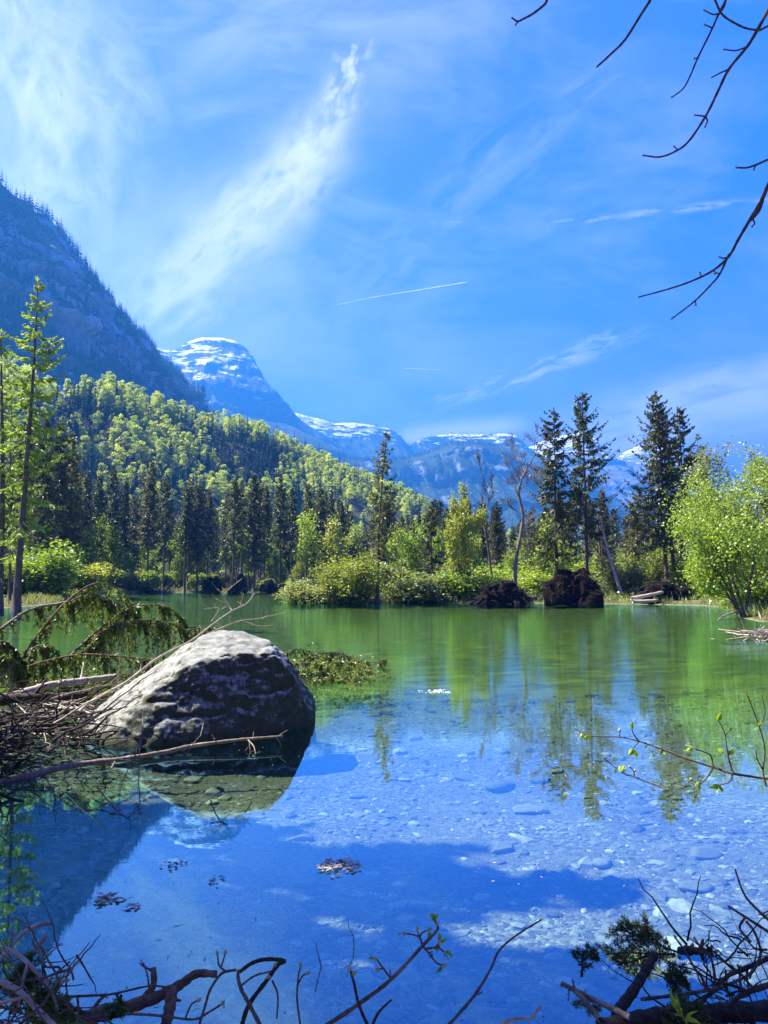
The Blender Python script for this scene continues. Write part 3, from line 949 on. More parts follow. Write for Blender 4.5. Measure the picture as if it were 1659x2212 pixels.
# the big bright green tree on the right
b = np.array(base_at(1612, 42.5)); 
H = height_to(1600, 955, 42.5, b[2])
ms = broadleaf_meshes(H, 61, levels=3, nch=(5, 7), stems=7, stemspread=0.42, trunk=0.62, spread=0.8, ratio=0.5, nleaf=8, lsize=0.18, jit=0.36, lenvar=(0.5, 1.25), leaf='leaf', thick=0.009, up=0.10, lo=0.12)
zt = max(v.co.z for v in ms[1].vertices)
plant('broadleaf_tree', ms, 'big bright green broadleaved tree leaning over the water on the right', 'tree', b, 0.6, None, (1.05, 1.05, H / zt))
own_broad(1590, 52, 945, 63, 'airy pale thin-leaved tree rising behind the big bright green tree', leaf='leaf_grey', levels=3, nch=(5, 6), stems=4, stemspread=0.3, trunk=0.66, ratio=0.45, nleaf=9, lsize=0.22, jit=0.3, thick=0.007, start=0.3, minr=0.008)

# ------------------------------------------------------------------ bushes along the far shore
def own_bush(u, Y, w, h, seed, label, leaf='leaf_yellow', nleaf=26, lsize=0.2, stems=12, levels=2, **kw):
    ms = broadleaf_meshes(1.0 * h, seed, levels=levels, stems=stems, stemspread=0.75, trunk=0.62, nch=(5, 7), spread=0.75, ratio=0.5, nleaf=int(nleaf * 0.62), lsize=lsize * 1.12, jit=0.30, lenvar=(0.45, 1.25), leaf=leaf, thick=0.006, bark='twig', lo=0.02, start=0.1, **kw)
    co = np.array([v.co for v in ms[1].vertices])
    sx = w / (np.percentile(co[:, 0], 98) - np.percentile(co[:, 0], 2))
    sz = h / np.percentile(co[:, 2], 99.5)
    return plant('willow_bush', ms, label, 'bush', base_at(u, Y), 0, None, (sx, sx, sz), ('stems', 'leaves'))


own_bush(738, 77, 5.4, 5.2, 71, 'largest yellow-green willow bush, rounded, at the water edge left of the lone spruce', nleaf=34, lsize=0.18, stems=15)
own_bush(672, 75, 4.6, 2.7, 72, 'low pale willow bush at the left end of the big yellow-green one', 'leaf_grey', nleaf=34, lsize=0.16)
own_bush(905, 77, 4.6, 2.6, 73, 'pale green willow bush at the water between the lone spruce and the tall yellow-green tree', 'leaf_grey', nleaf=36, lsize=0.18)
own_bush(1010, 78, 4.6, 2.7, 74, 'green bush at the foot of the tall yellow-green tree', 'leaf', nleaf=36, lsize=0.19)
own_bush(1165, 81, 3.6, 2.6, 75, 'small lime green bush between the two nearest root plates', 'leaf', nleaf=30, lsize=0.2)
own_bush(1352, 83, 4.5, 4.4, 76, 'pale bush behind the leaning dead trunk', 'leaf_grey', nleaf=30, lsize=0.18)
own_bush(1400, 86, 5.0, 5.6, 77, 'yellow-green bush left of the tallest spruce pair', 'leaf_yellow', nleaf=34, lsize=0.2)
own_bush(1510, 80, 5.2, 4.2, 78, 'green bush at the waterline left of the big bright green tree', 'leaf_yellow', nleaf=34, lsize=0.19)
own_bush(1555, 70, 4.0, 5.2, 79, 'dense bush tucked under the left side of the big bright green tree', 'leaf', nleaf=34, lsize=0.19)
own_bush(1640, 47, 4.6, 3.6, 80, 'leafy undergrowth at the foot of the big bright green tree', 'leaf', nleaf=34, lsize=0.15)
own_bush(1085, 90, 5.2, 3.6, 81, 'green bush behind the left root plate between the bare trees', 'leaf', nleaf=30, lsize=0.2)
own_bush(30, 84, 9.0, 5.8, 82, 'tall leafy bush on the left bank under the larch', 'leaf', nleaf=22, lsize=0.24, stems=16)
own_bush(95, 86, 7.5, 4.4, 83, 'bright green bush right of the larch foot', 'leaf', nleaf=34, lsize=0.24)
own_bush(165, 105, 8.0, 5.6, 84, 'lime bush on the left bank where the shore turns back', 'leaf_yellow', nleaf=34, lsize=0.26)

# ------------------------------------------------------------------ forest behind the pond: copies of a few spruces
SPR = []
for k in range(7):
    SPR.append(spruce_meshes(26, (0.42, 0.36, 0.48, 0.30, 0.44, 0.26, 0.38)[k], (4.2, 4.5, 3.8, 4.8, 4.2, 4.2, 4.6)[k], 100 + k, dens=(1.0, 1.05, 0.9, 1.05, 0.85, 1.15, 0.95)[k], gaps=(0.1, 0.15, 0.22, 0.1, 0.25, 0.08, 0.2)[k], nt=11, tw=0.24, twl=1.2,
                             needle='needle_olive' if k % 2 else 'needle', deadn=34))
ORD = ['first', 'second', 'third', 'fourth', 'fifth', 'sixth', 'seventh', 'eighth', 'ninth', 'tenth', 'eleventh', 'twelfth', 'thirteenth', 'fourteenth', 'fifteenth', 'sixteenth', 'seventeenth', 'eighteenth', 'nineteenth', 'twentieth', 'twenty-first', 'twenty-second', 'twenty-third', 'twenty-fourth']
ROW = [(105, 150, 985), (178, 165, 1018), (205, 172, 1030), (238, 168, 1008), (262, 176, 1040), (318, 160, 998), (352, 170, 1025), (398, 166, 1052), (425, 168, 1048), (502, 160, 1032), (520, 172, 1040), (548, 158, 1026), (570, 168, 1050), (604, 165, 1032), (628, 172, 1055),
       (662, 160, 1048), (690, 166, 1055), (712, 158, 1058), (738, 170, 1085)]
for i, (u, Y, vt) in enumerate(ROW):
    b = base_at(u, Y)
    s = height_to(u, vt, Y, b[2]) / 26
    plant('spruce_tree', SPR[(i * 3) % 7], '%s spruce from the left in the front row of the dark wood across the pond' % ORD[i], 'tree', b, rng.random() * 6.28, 'spruces across the pond', (s * rng.uniform(0.75, 1.05),) * 2 + (s,))
nwood = 0
for i in range(210):
    u = rng.uniform(-40, 1010)
    Y = rng.uniform(178, 262)
    if i > 175:
        u = rng.uniform(-150, 150); Y = rng.uniform(105, 180)
    b = base_at(u, Y)
    if gz1(b[0], b[1]) < 0.1:
        continue
    s = rng.uniform(17, 29) / 26 * np.interp(u, [-150, 600, 760, 1000], [1.05, 1.0, 0.9, 0.66])
    plant('spruce_tree', SPR[rng.integers(7)], 'dark spruce deep in the wood behind the front row across the pond', 'tree', b, rng.random() * 6.28, 'spruces deep in the wood', (s * rng.uniform(0.72, 1.1),) * 2 + (s,))
for i in range(100):
    u = rng.uniform(820, 1700)
    Y = rng.uniform(105, 260)
    b = base_at(u, Y)
    s = rng.uniform(10, 20) / 26 * (Y / 150) ** 0.8
    plant('spruce_tree', SPR[rng.integers(7)], 'low distant spruce behind the trees of the right-hand shore', 'tree', b, rng.random() * 6.28, 'distant spruces on the right', (s * 1.1, s * 1.1, s))

# light green broadleaves and undergrowth in front of and between the spruces
BL = [broadleaf_meshes(11, 130 + k, levels=3, nch=(4, 5), stems=1 + k % 2, stemspread=0.25, trunk=0.62, spread=0.7, ratio=0.45, nleaf=11, lsize=0.42, jit=0.5, leaf=('leaf', 'leaf_yellow', 'leaf')[k % 3], lo=0.15, thick=0.008) for k in range(4)]
for i in range(110):
    u = rng.uniform(-30, 960); Y = rng.uniform(152, 215)
    if i >= 78:
        u = rng.uniform(840, 1680); Y = rng.uniform(92, 150)
    b = base_at(u, Y)
    if gz1(b[0], b[1]) < 0.1:
        continue
    s = rng.uniform(0.6, 1.5) if i < 78 else rng.uniform(0.5, 1.0)
    plant('broadleaf_tree', BL[i % 4], 'slender fresh green broadleaved tree among the spruces of the far wood', 'tree', b, rng.random() * 6.28, 'young broadleaved trees in the wood', s)
SH = [broadleaf_meshes(4, 150 + k, levels=2, stems=9, stemspread=0.75, trunk=0.6, nch=(5, 6), spread=0.7, ratio=0.5, nleaf=(20, 16, 20, 3)[k], lsize=0.40, jit=0.35, leaf=('leaf', 'leaf_yellow', 'leaf_grey', 'leaf')[k], bark='twig', thick=0.005) for k in range(4)]
for i in range(120):
    if i < 70:
        u = rng.uniform(-30, 760); Y = rng.uniform(152, 200)
    else:
        u = rng.uniform(780, 1700); Y = rng.uniform(86, 150)
    b = base_at(u, Y)
    if gz1(b[0], b[1]) < 0.12:
        continue
    s = rng.uniform(0.5, 1.25)
    plant('shrub', SH[rng.integers(4)], 'small leafy shrub on the woodland floor beyond the far shore', 'shrub', b, rng.random() * 6.28, 'shrubs on the woodland floor', (s * 1.3, s * 1.3, s), ('stems', 'leaves'))

# thin bare poles and dead stems between the trees on the right
for i in range(44):
    u = rng.uniform(880, 1560); Y = rng.uniform(84, 150)
    b = base_at(u, Y)
    if i == 0:
        POLE = spruce_meshes(13, 0.86, 0.8, 171, dens=0.3, nt=4, deadn=60, r0=0.085)
    s = rng.uniform(0.5, 1.0)
    plant('dead_tree', POLE, 'thin dead grey stem among the trees of the right-hand shore', 'dead tree', b, rng.random() * 6.28, 'dead stems on the right', (s, s, s))

# ------------------------------------------------------------------ wooded hill
def hill_crown(seed, H=17, blobs=22, per=64, size=0.66):
    r = np.random.default_rng(seed)
    mb = MB()
    tubes(mb, np.array([[0, 0, -1], [0, 0, H * 0.6]]), [0.3, 0.12], 5, 0.0, 1, cap=False)
    for k in range(blobs):
        a = r.random() * 2 * PI; h = r.uniform(0.18, 0.95)
        wd = (1 - h) ** 0.6 * min(1, h * 3.2) * H * 0.40
        c = np.array([math.cos(a) * wd * r.uniform(0.2, 1), math.sin(a) * wd * r.uniform(0.2, 1), h * H])
        d = rand_unit(r, per); d[:, 2] = np.abs(d[:, 2]) * 0.9 - 0.15; upv = np.array([-0.35, 0.15, 0.9])
        rr = r.uniform(1.1, 2.2)
        C = c + d * rr * r.uniform(0.6, 1.1, per)[:, None]
        leaves(mb, C, rand_unit(r, per) + d * 0.3, d * 0.5 + upv + rand_unit(r, per) * 0.5, size * r.uniform(0.6, 1.3, per), size * 0.85, np.clip(r.random() * 0.7 + r.normal(0.15, 0.12, per), 0, 1))
    return mb


def hill_cone(seed, H=19, tiers=11, per=11, rb=2.6):
    r = np.random.default_rng(seed)
    mb = MB()
    tubes(mb, np.array([[0, 0, -1.5], [0, 0, H * 0.99]]), [0.25, 0.03], 4, 0.0, cap=False)
    for k in range(tiers):
        f = (k + 0.5) / tiers
        z = H * (1 - 0.86 * f)
        rr = rb * (0.10 + 0.9 * f) * r.uniform(0.8, 1.1)
        a = r.random(per) * 2 * PI
        C = np.stack([np.zeros(per), np.zeros(per), np.full(per, z + rr * 0.35) + r.normal(0, 0.3, per)], 1)
        D = np.stack([np.cos(a), np.sin(a), np.full(per, -0.55) + r.normal(0, 0.15, per)], 1)
        leaves(mb, C, D, np.array([[0, 0, 1.0]]), rr * r.uniform(0.7, 1.3, per), rr * 0.62, np.clip(r.normal(0.5, 0.25, per), 0, 1))
    return mb


def raw(mb):
    """vertices, quads of a collector made only of quads"""
    V = np.concatenate(mb.v)
    Fq = np.concatenate([f for f, t, m in mb.f if f.shape[1] == 4])
    tt = np.concatenate([t for f, t, m in mb.f if f.shape[1] == 4])
    return V, Fq, tt


HC = [hill_crown(200 + k, H=(16, 18, 15, 19)[k]) for k in range(4)]
HN = [hill_cone(220 + k, H=(19, 22, 17)[k], rb=(2.5, 2.7, 2.9)[k]) for k in range(3)]
HC_me = [m.mesh('beech', [M['leaf_hill'], M['bark']]) for m in HC]
HC_bare = hill_crown(208, H=16, blobs=18, per=40, size=0.5).mesh('bare_tree', [M['brown_twigs'], M['bark']])
HN_me = [m.mesh('hill_spruce', M['hill_needle']) for m in HN]


def scatter_on(P, k, seed, vmax=None):
    """k random points on the strip P (rows, columns, xyz)"""
    r = np.random.default_rng(seed)
    nr, nc, _ = P.shape
    i = r.uniform(0, nr - 1.001, k); j = r.uniform(0, nc - 1.001, k)
    i0 = i.astype(int); j0 = j.astype(int); fi = (i - i0)[:, None]; fj = (j - j0)[:, None]
    Q = (P[i0, j0] * (1 - fi) + P[i0 + 1, j0] * fi) * (1 - fj) + (P[i0, j0 + 1] * (1 - fi) + P[i0 + 1, j0 + 1] * fi) * fj
    return Q, i / (nr - 1), j / (nc - 1), r


def project(Q):
    d = Q - np.array([0, 0, CAMH])
    dep = d[:, 1] * math.cos(PITCH) + d[:, 2] * math.sin(PITCH)
    up = -d[:, 1] * math.sin(PITCH) + d[:, 2] * math.cos(PITCH)
    return CX + F * d[:, 0] / dep, CY - F * up / dep, dep


Q, fi, fj, r = scatter_on(P_hill, 6500, 300)
uu, vv, dep = project(Q)
# patchwork of beech and spruce as on the photographed slope
patch = fbm(np.stack([Q[:, 0] * 0.016, Q[:, 1] * 0.016, Q[:, 2] * 0.03], 1), 4)
darkband = np.exp(-((uu - 560) / 110) ** 2 - ((vv - 1000) / 45) ** 2) * 0.9 + np.exp(-((uu - 170) / 40) ** 2 - ((vv - 905) / 40) ** 2) * 0.6
isb = (patch + r.normal(0, 0.24, len(Q)) - darkband) > -0.24
isb |= (fj > 0.45) & (fi > 0.94) & (r.random(len(Q)) < 0.7)
seen = (uu > -40) & (uu < 1080) & (vv < 1110)
order = np.argsort(dep)
nb_, nn_ = 0, 0
stuff_b, stuff_n = [], []
for q in order:
    s = r.uniform(0.5, 1.0) if isb[q] else r.uniform(0.65, 1.2)
    yaw = r.random() * 6.28
    if not seen[q] and r.random() < 0.8:
        continue
    if isb[q]:
        if seen[q] and nb_ < 300:
            if nb_ % 9 == 4:
                o = link('bare_tree', HC_bare, None, 'still bare brownish broadleaved tree on the wooded hillside', 'tree', 'bare trees on the hillside', None, Q[q])
            else:
                o = link('beech_tree', HC_me[nb_ % 4], None, 'fresh yellow-green beech on the wooded hillside above the pond wood', 'tree', 'beeches on the hillside', None, Q[q])
            o.rotation_euler = (0, 0, yaw); o.scale = (s, s, s); nb_ += 1
        else:
            stuff_b.append((Q[q], s, yaw))
    else:
        if seen[q] and nn_ < 300:
            o = link('hill_spruce', HN_me[nn_ % 3], None, 'dark pointed spruce on the wooded hillside above the pond wood', 'tree', 'spruces on the hillside', None, Q[q])
            o.rotation_euler = (0, 0, yaw); o.scale = (s, s, s); nn_ += 1
        else:
            stuff_n.append((Q[q], s, yaw))


def merged(name, mats, protos, items, tintvar=0.6, seed=1, kind='stuff'):
    r = np.random.default_rng(seed)
    mb = MB()
    rw = [raw(p) for p in protos]
    for k, (V, Fq, tt) in enumerate(rw):
        sel = items[k::len(rw)]
        if not sel:
            continue
        c = np.array([q for q, s, y in sel]); s = np.array([s for q, s, y in sel]); y = np.array([y for q, s, y in sel])
        cs, sn = np.cos(y)[:, None], np.sin(y)[:, None]
        W = np.stack([V[None, :, 0] * cs - V[None, :, 1] * sn, V[None, :, 0] * sn + V[None, :, 1] * cs, np.broadcast_to(V[None, :, 2], (len(sel), len(V)))], -1) * s[:, None, None] + c[:, None]
        Fa = (Fq[None] + (np.arange(len(sel)) * len(V))[:, None, None]).reshape(-1, 4)
        tv = np.clip(tt[None] * (1 - tintvar) + r.random(len(sel))[:, None] * tintvar, 0, 1).reshape(-1)
        mb.add(W.reshape(-1, 3), Fa, tv)
    return mb.build(name, mats, None, kind=kind)


M['leaf_hill_mass'] = leafmat('beech_leaves_mass', (0.27, 0.39, 0.035), (0.63, 0.72, 0.11), 0.55, objvar=0.0)
merged('hillside_beech_wood', M['leaf_hill_mass'], HC, stuff_b, 0.75, 5)
merged('hillside_spruce_wood', M['hill_needle'], HN, stuff_n, 0.6, 6)


# far conifer forest on the mountains, seen as one mass each
def tiny_cone(H, rb, seed, tiers=4, per=5):
    return hill_cone(seed, H, tiers, per, rb)


TC = [tiny_cone(18, 3.2, 240, 5, 6), tiny_cone(22, 3.0, 241, 5, 6), tiny_cone(15, 3.4, 242, 4, 6)]


def forest_on(name, P, k, seed, size=1.0, crest=0.0, steep=0.9, thr=-0.1, cut=None, sc=0.006):
    Q, fi, fj, r = scatter_on(P, k, seed)
    # crest: extra trees along the skyline
    kc = int(k * crest)
    if kc:
        j = r.uniform(0, P.shape[1] - 1.001, kc); j0 = j.astype(int); fjj = (j - j0)[:, None]
        row = P.shape[0] - 1 - r.integers(0, 3, kc)
        Qc = P[row, j0] * (1 - fjj) + P[row, j0 + 1] * fjj
        Q = np.vstack([Q, Qc])
    nz = fbm(Q * sc, 4) + r.normal(0, 0.12, len(Q))
    keep = nz > thr
    if kc:
        keep[-kc:] = fbm(Q[-kc:] * 0.02, 3) + r.normal(0, 0.25, kc) > -0.15
    u, v, d = project(Q)
    keep &= (u > -150) & (u < 1800)
    if cut is not None:
        keep &= cut(Q, u, v)
    items = [(q, size * s, y) for q, s, y in zip(Q[keep], r.uniform(0.55, 1.15, keep.sum()), r.random(keep.sum()) * 6.28)]
    merged(name, M['hill_needle'], TC, items, 0.6, seed)


forest_on('cliff_forest', P_left, 34000, 401, 1.6, 0.05, thr=-0.06, sc=0.012)
forest_on('peak_forest', P_peak, 16000, 402, 1.5, 0.0, thr=-0.1, cut=lambda Q, u, v: v > 800 + np.maximum(0, u - 560) * 0.7)
forest_on('plateau_forest', P_plat, 34000, 403, 1.5, 0.08, thr=-0.05, cut=lambda Q, u, v: (v > 975) | (np.random.default_rng(1).random(len(Q)) < 0.45))
forest_on('mid_mountain_forest', P_mid, 30000, 404, 1.4, 0.05, thr=-0.12)

# ================================================================== SHORE DETAILS
M['soil'] = mat('dark_root_soil', lambda n: princ(n, n.mix(n.ramp(n.noise(n.obj(), 3.5, 7, 0.7), [(0.35, 0), (0.7, 1)]), (0.004, 0.0035, 0.003), (0.026, 0.018, 0.013)), 0.95, n.bump(n.noise(n.obj(), 6, 7, 0.7), 1.0, 0.15), 0.05))


def root_plate(u, Y, wpx, hpx, seed, label, lean=0.25):
    r = np.random.default_rng(seed)
    b = np.array(base_at(u, Y))
    b[2] = max(0.0, b[2] - 0.1)
    w_ = wpx / F * Y / 2; h_ = hpx / F * Y
    nu, nv = 40, 20
    a = np.linspace(0, PI, nu)
    prof = 0.88 + 0.08 * np.sin(a * 2.3 + seed) + 0.07 * np.sin(a * 7 + seed)
    prof = prof / prof.max()
    P = []
    for k, s in enumerate(np.linspace(0, 1, nv)):
        ang = s * PI
        rad = math.sin(ang) ** 0.6 if 0 < s < 1 else 0.0
        y = -math.cos(ang) * 0.55 * w_ * 0.6
        P.append(np.stack([np.cos(a) * w_ * rad, np.full(nu, y) + np.sin(a) * h_ * lean, np.sin(a) * h_ * prof * rad - 0.15], 1))
    P = np.array(P)
    q = P * 2.1 + seed * 5
    P += (np.stack([fbm(q, 4), fbm(q + 9, 4), fbm(q + 19, 4)], -1)) * np.array([0.9, 0.6, 0.5]) * min(1, h_ / 2)
    t = thing('root_plate', label, 'uprooted stump', b)
    mb = MB().add(P.reshape(-1, 3), grid_faces(nv, nu))
    mb.build('earth', M['soil'], t, True)
    rt = MB()
    k = 200
    i = r.integers(2, nv - 2, k); j = r.integers(2, nu - 2, k)
    s0 = P[i, j]
    d = unit(s0 - np.array([0, 0, h_ * 0.2]) + rand_unit(r, k) * w_ * 0.7)
    L = r.uniform(0.2, 0.75, k) * min(1.4, h_ * 0.6)
    tt = np.linspace(0, 1, 5)
    C = s0[:, None] + d[:, None] * (L[:, None] * tt)[..., None]
    C[:, :, 2] -= (L[:, None] * 0.5 * tt ** 2)
    C += r.normal(0, 0.04, C.shape)
    tubes(rt, C, np.linspace(0.035, 0.01, 5)[None] * r.uniform(0.4, 1.6, (k, 1)), 4, cap=False)
    rt.build('roots', M['rootwood'], t, True)


root_plate(1085, 71, 122, 56, 5, 'reddish low root plate of a fallen tree below the two bare trees')
root_plate(1240, 70, 122, 96, 7, 'largest dark upturned root plate at the water edge under the tall spruces')
root_plate(1448, 70, 126, 52, 9, 'dark root plate at the water edge under the tallest spruce pair')
root_plate(512, 150, 40, 45, 11, 'dark upturned root plate at the waterline across the pond, foremost of the far ones')
root_plate(455, 165, 45, 42, 13, 'dark root plate set back in the wood across the pond')
root_plate(585, 152, 50, 34, 15, 'low dark root plate left of the big yellow-green willow bush')
root_plate(300, 160, 60, 30, 17, 'wide low root plate amid green shrubs on the far left shore')


def strand(pts, r0, r1, k=None, ns=6, mb=None, wob=0.0, seed=0, tint=0.5, mat_=0, Y=None):
    """a stem through the picture points (u, v, Y); radii in metres"""
    W = np.array([at(p[0], p[1], p[2] if len(p) > 2 else Y) for p in pts])
    k = k or max(6, len(pts) * 4)
    P = spline(W, k)
    if wob:
        r = np.random.default_rng(seed)
        P = P + fbm(P * 4 / max(np.linalg.norm(P[-1] - P[0]), 0.2) * 3 + seed * 3.3 + np.array([[0, 0, 0]]), 2)[:, None] * rand_unit(r, 1) * wob
    rr = np.linspace(r0, r1, k)
    if mb is not None:
        rr = rr * (1 + 0.10 * np.sin(np.arange(k) * 2.1 + seed))
        tubes(mb, P, rr, ns, tint, mat_)
    return P, rr


def side_twigs(mb, P, rr, n_, L, seed, ns=4, sub=True, up=0.2, lo=0.25):
    r = np.random.default_rng(seed)
    out = []
    for i in range(n_):
        j = r.integers(int(len(P) * lo), len(P) - 1)
        td = unit(P[min(j + 1, len(P) - 1)] - P[max(j - 1, 0)])
        d = unit(td * 0.7 + rand_unit(r, 1)[0] * 0.9 + np.array([0, 0, up]))
        l = L * r.uniform(0.4, 1.2)
        p = [P[j]]
        for s in range(5):
            d = unit(d + r.normal(0, 0.18, 3))
            p.append(p[-1] + d * l / 5)
        p = np.array(p)
        tubes(mb, p, np.linspace(rr[j] * 0.55, rr[j] * 0.2 + 0.0006, 6), ns)
        out.append(p)
        if sub and r.random() < 0.7:
            e = p[3]; d2 = unit(d + rand_unit(r, 1)[0])
            tubes(mb, np.array([e, e + d2 * l * 0.25, e + unit(d2 + r.normal(0, 0.2, 3)) * l * 0.45]), [rr[j] * 0.3, rr[j] * 0.22, rr[j] * 0.15 + 0.0005], ns)
    return out


for k_, (p, lab) in enumerate([([(1362, 1293, 68.4), (1395, 1287, 68.4), (1432, 1279, 69)], 'pale fallen log at the waterline between two dark root plates, upper one'),
                               ([(1366, 1300, 68.0), (1392, 1299, 68), (1420, 1297, 68)], 'pale short log lying lowest at the waterline between two dark root plates')]):
    mb = MB(); strand(p, 0.19, 0.13, ns=8, mb=mb)
    mb.build('fallen_log', M['palewood'], None, True, label=lab, cat='log')

mb = MB(); strand([(1090, 1272, 71.3), (1125, 1283, 71), (1160, 1293, 70)], 0.22, 0.13, ns=8, mb=mb)
mb.build('fallen_log', M['darkwood'], None, True, label='dark fallen trunk slanting down right from the reddish low root plate', cat='log')

# small white car far behind the trunks
ct = thing('parked_car', 'small white car roof glimpsed between the trunks across the pond', 'car', base_at(678, 232, 0.0), 0.15)
cb = bmesh.new()
prof_c = [(-2.1, 0.35), (-2.1, 0.85), (-1.3, 0.98), (-0.7, 1.5), (1.0, 1.52), (1.7, 1.0), (2.1, 0.9), (2.1, 0.35)]
for sgn in (-0.85, 0.85):
    cb.verts.new
vs = [[cb.verts.new((x, sgn * (0.85 if z < 1.1 else 0.68), z)) for x, z in prof_c] for sgn in (-1, 1)]
cb.faces.new(vs[0]); cb.faces.new(list(reversed(vs[1])))
for i in range(8):
    cb.faces.new([vs[0][i], vs[1][i], vs[1][(i + 1) % 8], vs[0][(i + 1) % 8]])
bmesh.ops.recalc_face_normals(cb, faces=cb.faces)
cm = bpy.data.meshes.new('body'); cb.to_mesh(cm); cb.free()
cm.materials.append(mat('white_car_paint', lambda n: princ(n, (0.8, 0.8, 0.8), 0.3, None, 0.5)))
link('body', cm, ct)
for x in (-1.3, 1.3):
    for y in (-0.8, 0.8):
        mb = MB(); tubes(mb, np.array([[x, y - 0.1, 0.33], [x, y + 0.1, 0.33]]), 0.33, 14)
        mb.build('wheel', M['darkwood'], ct)
mb = MB()
for y in (-0.80, 0.80):
    mb.add([(-0.95, y * 0.98, 1.05), (1.35, y * 0.98, 1.05), (0.9, y * 0.865, 1.45), (-0.62, y * 0.865, 1.45)], [(0, 1, 2, 3)])
mb.build('window', mat('car_glass', lambda n: princ(n, (0.02, 0.02, 0.03), 0.1, None, 0.5)), ct)

# grass and low growth on the banks
r = np.random.default_rng(77)
gxp = r.uniform(-75, 60, 60000); gyp = r.uniform(26, 215, 60000)
dd = sdf_poly(gxp, gyp, POND)
sel = (dd < -0.1) & (dd > -3.5) & (r.random(60000) < np.exp(dd * 0.5) * 1.4) & (np.abs(gxp) < gyp * 0.6)
gp = np.stack([gxp[sel], gyp[sel], gz(gxp[sel], gyp[sel])], 1)
mb = MB()
rep = 7
C = np.repeat(gp, rep, 0) + r.normal(0, 0.22, (len(gp) * rep, 3)) * np.array([1, 1, 0.15])
D = rand_unit(r, len(C)) * 0.6 + np.array([0, 0, 1.0])
leaves(mb, C, D, rand_unit(r, len(C)), r.uniform(0.25, 0.85, len(C)), 0.09, np.repeat(r.random(len(gp)), rep))
mb.build('bank_grass', M['grass'], None, kind='stuff')

k = 26000
ux = r.uniform(-60, 1720, k); uy = 78 + 160 * r.random(k) ** 1.3
xx = (ux - CX) / F * uy
dd = sdf_poly(xx, uy, POND)
clump = fbm(np.stack([xx * 0.22, uy * 0.12, xx * 0], 1), 3)
sel = (dd < -0.8) & (clump > -0.12)
gp = np.stack([xx[sel], uy[sel], gz(xx[sel], uy[sel])], 1); cl = clump[sel]
C = np.repeat(gp, 4, 0)
C = C + r.normal(0, 0.45, C.shape)
C[:, 2] = np.repeat(gp[:, 2], 4) + np.abs(r.normal(0, 0.75, len(C))) * np.repeat(np.clip(0.5 + cl * 2.2, 0.3, 2), 4)
mb = MB()
leaves(mb, C, rand_unit(r, len(C)), rand_unit(r, len(C)) + np.array([0, 0, 0.6]), r.uniform(0.16, 0.5, len(C)), 0.26, np.clip(np.repeat(r.random(len(gp)), 4) * 0.6 + 0.2 + r.normal(0, 0.1, len(C)), 0, 1))
M['leaf_floor'] = leafmat('undergrowth_leaves', (0.10, 0.15, 0.025), (0.30, 0.37, 0.06), 0.45, objvar=0)
mb.build('undergrowth', M['leaf_floor'], None, kind='stuff')

# brown bare brushwood among the trunks
k = 2600
ux = r.uniform(-40, 1600, k); uy = np.where(ux < 640, r.uniform(152, 215, k), r.uniform(82, 150, k))
xx = (ux - CX) / F * uy
sel = sdf_poly(xx, uy, POND) < -1
b0 = np.stack([xx[sel], uy[sel], gz(xx[sel], uy[sel])], 1)
d0 = rand_unit(r, len(b0)) * 0.7 + np.array([0, 0, 1.0])
L0 = r.uniform(1.0, 4.2, len(b0))
tt = np.linspace(0, 1, 4)
P = b0[:, None] + unit(d0)[:, None] * (L0[:, None] * tt)[..., None] + r.normal(0, 0.1, (len(b0), 4, 3))
mb = MB(); tubes(mb, P, np.linspace(0.035, 0.012, 4)[None] * r.uniform(0.6, 1.3, (len(b0), 1)), 3, cap=False)
mb.build('brushwood', M['deadwood'], None, kind='stuff')


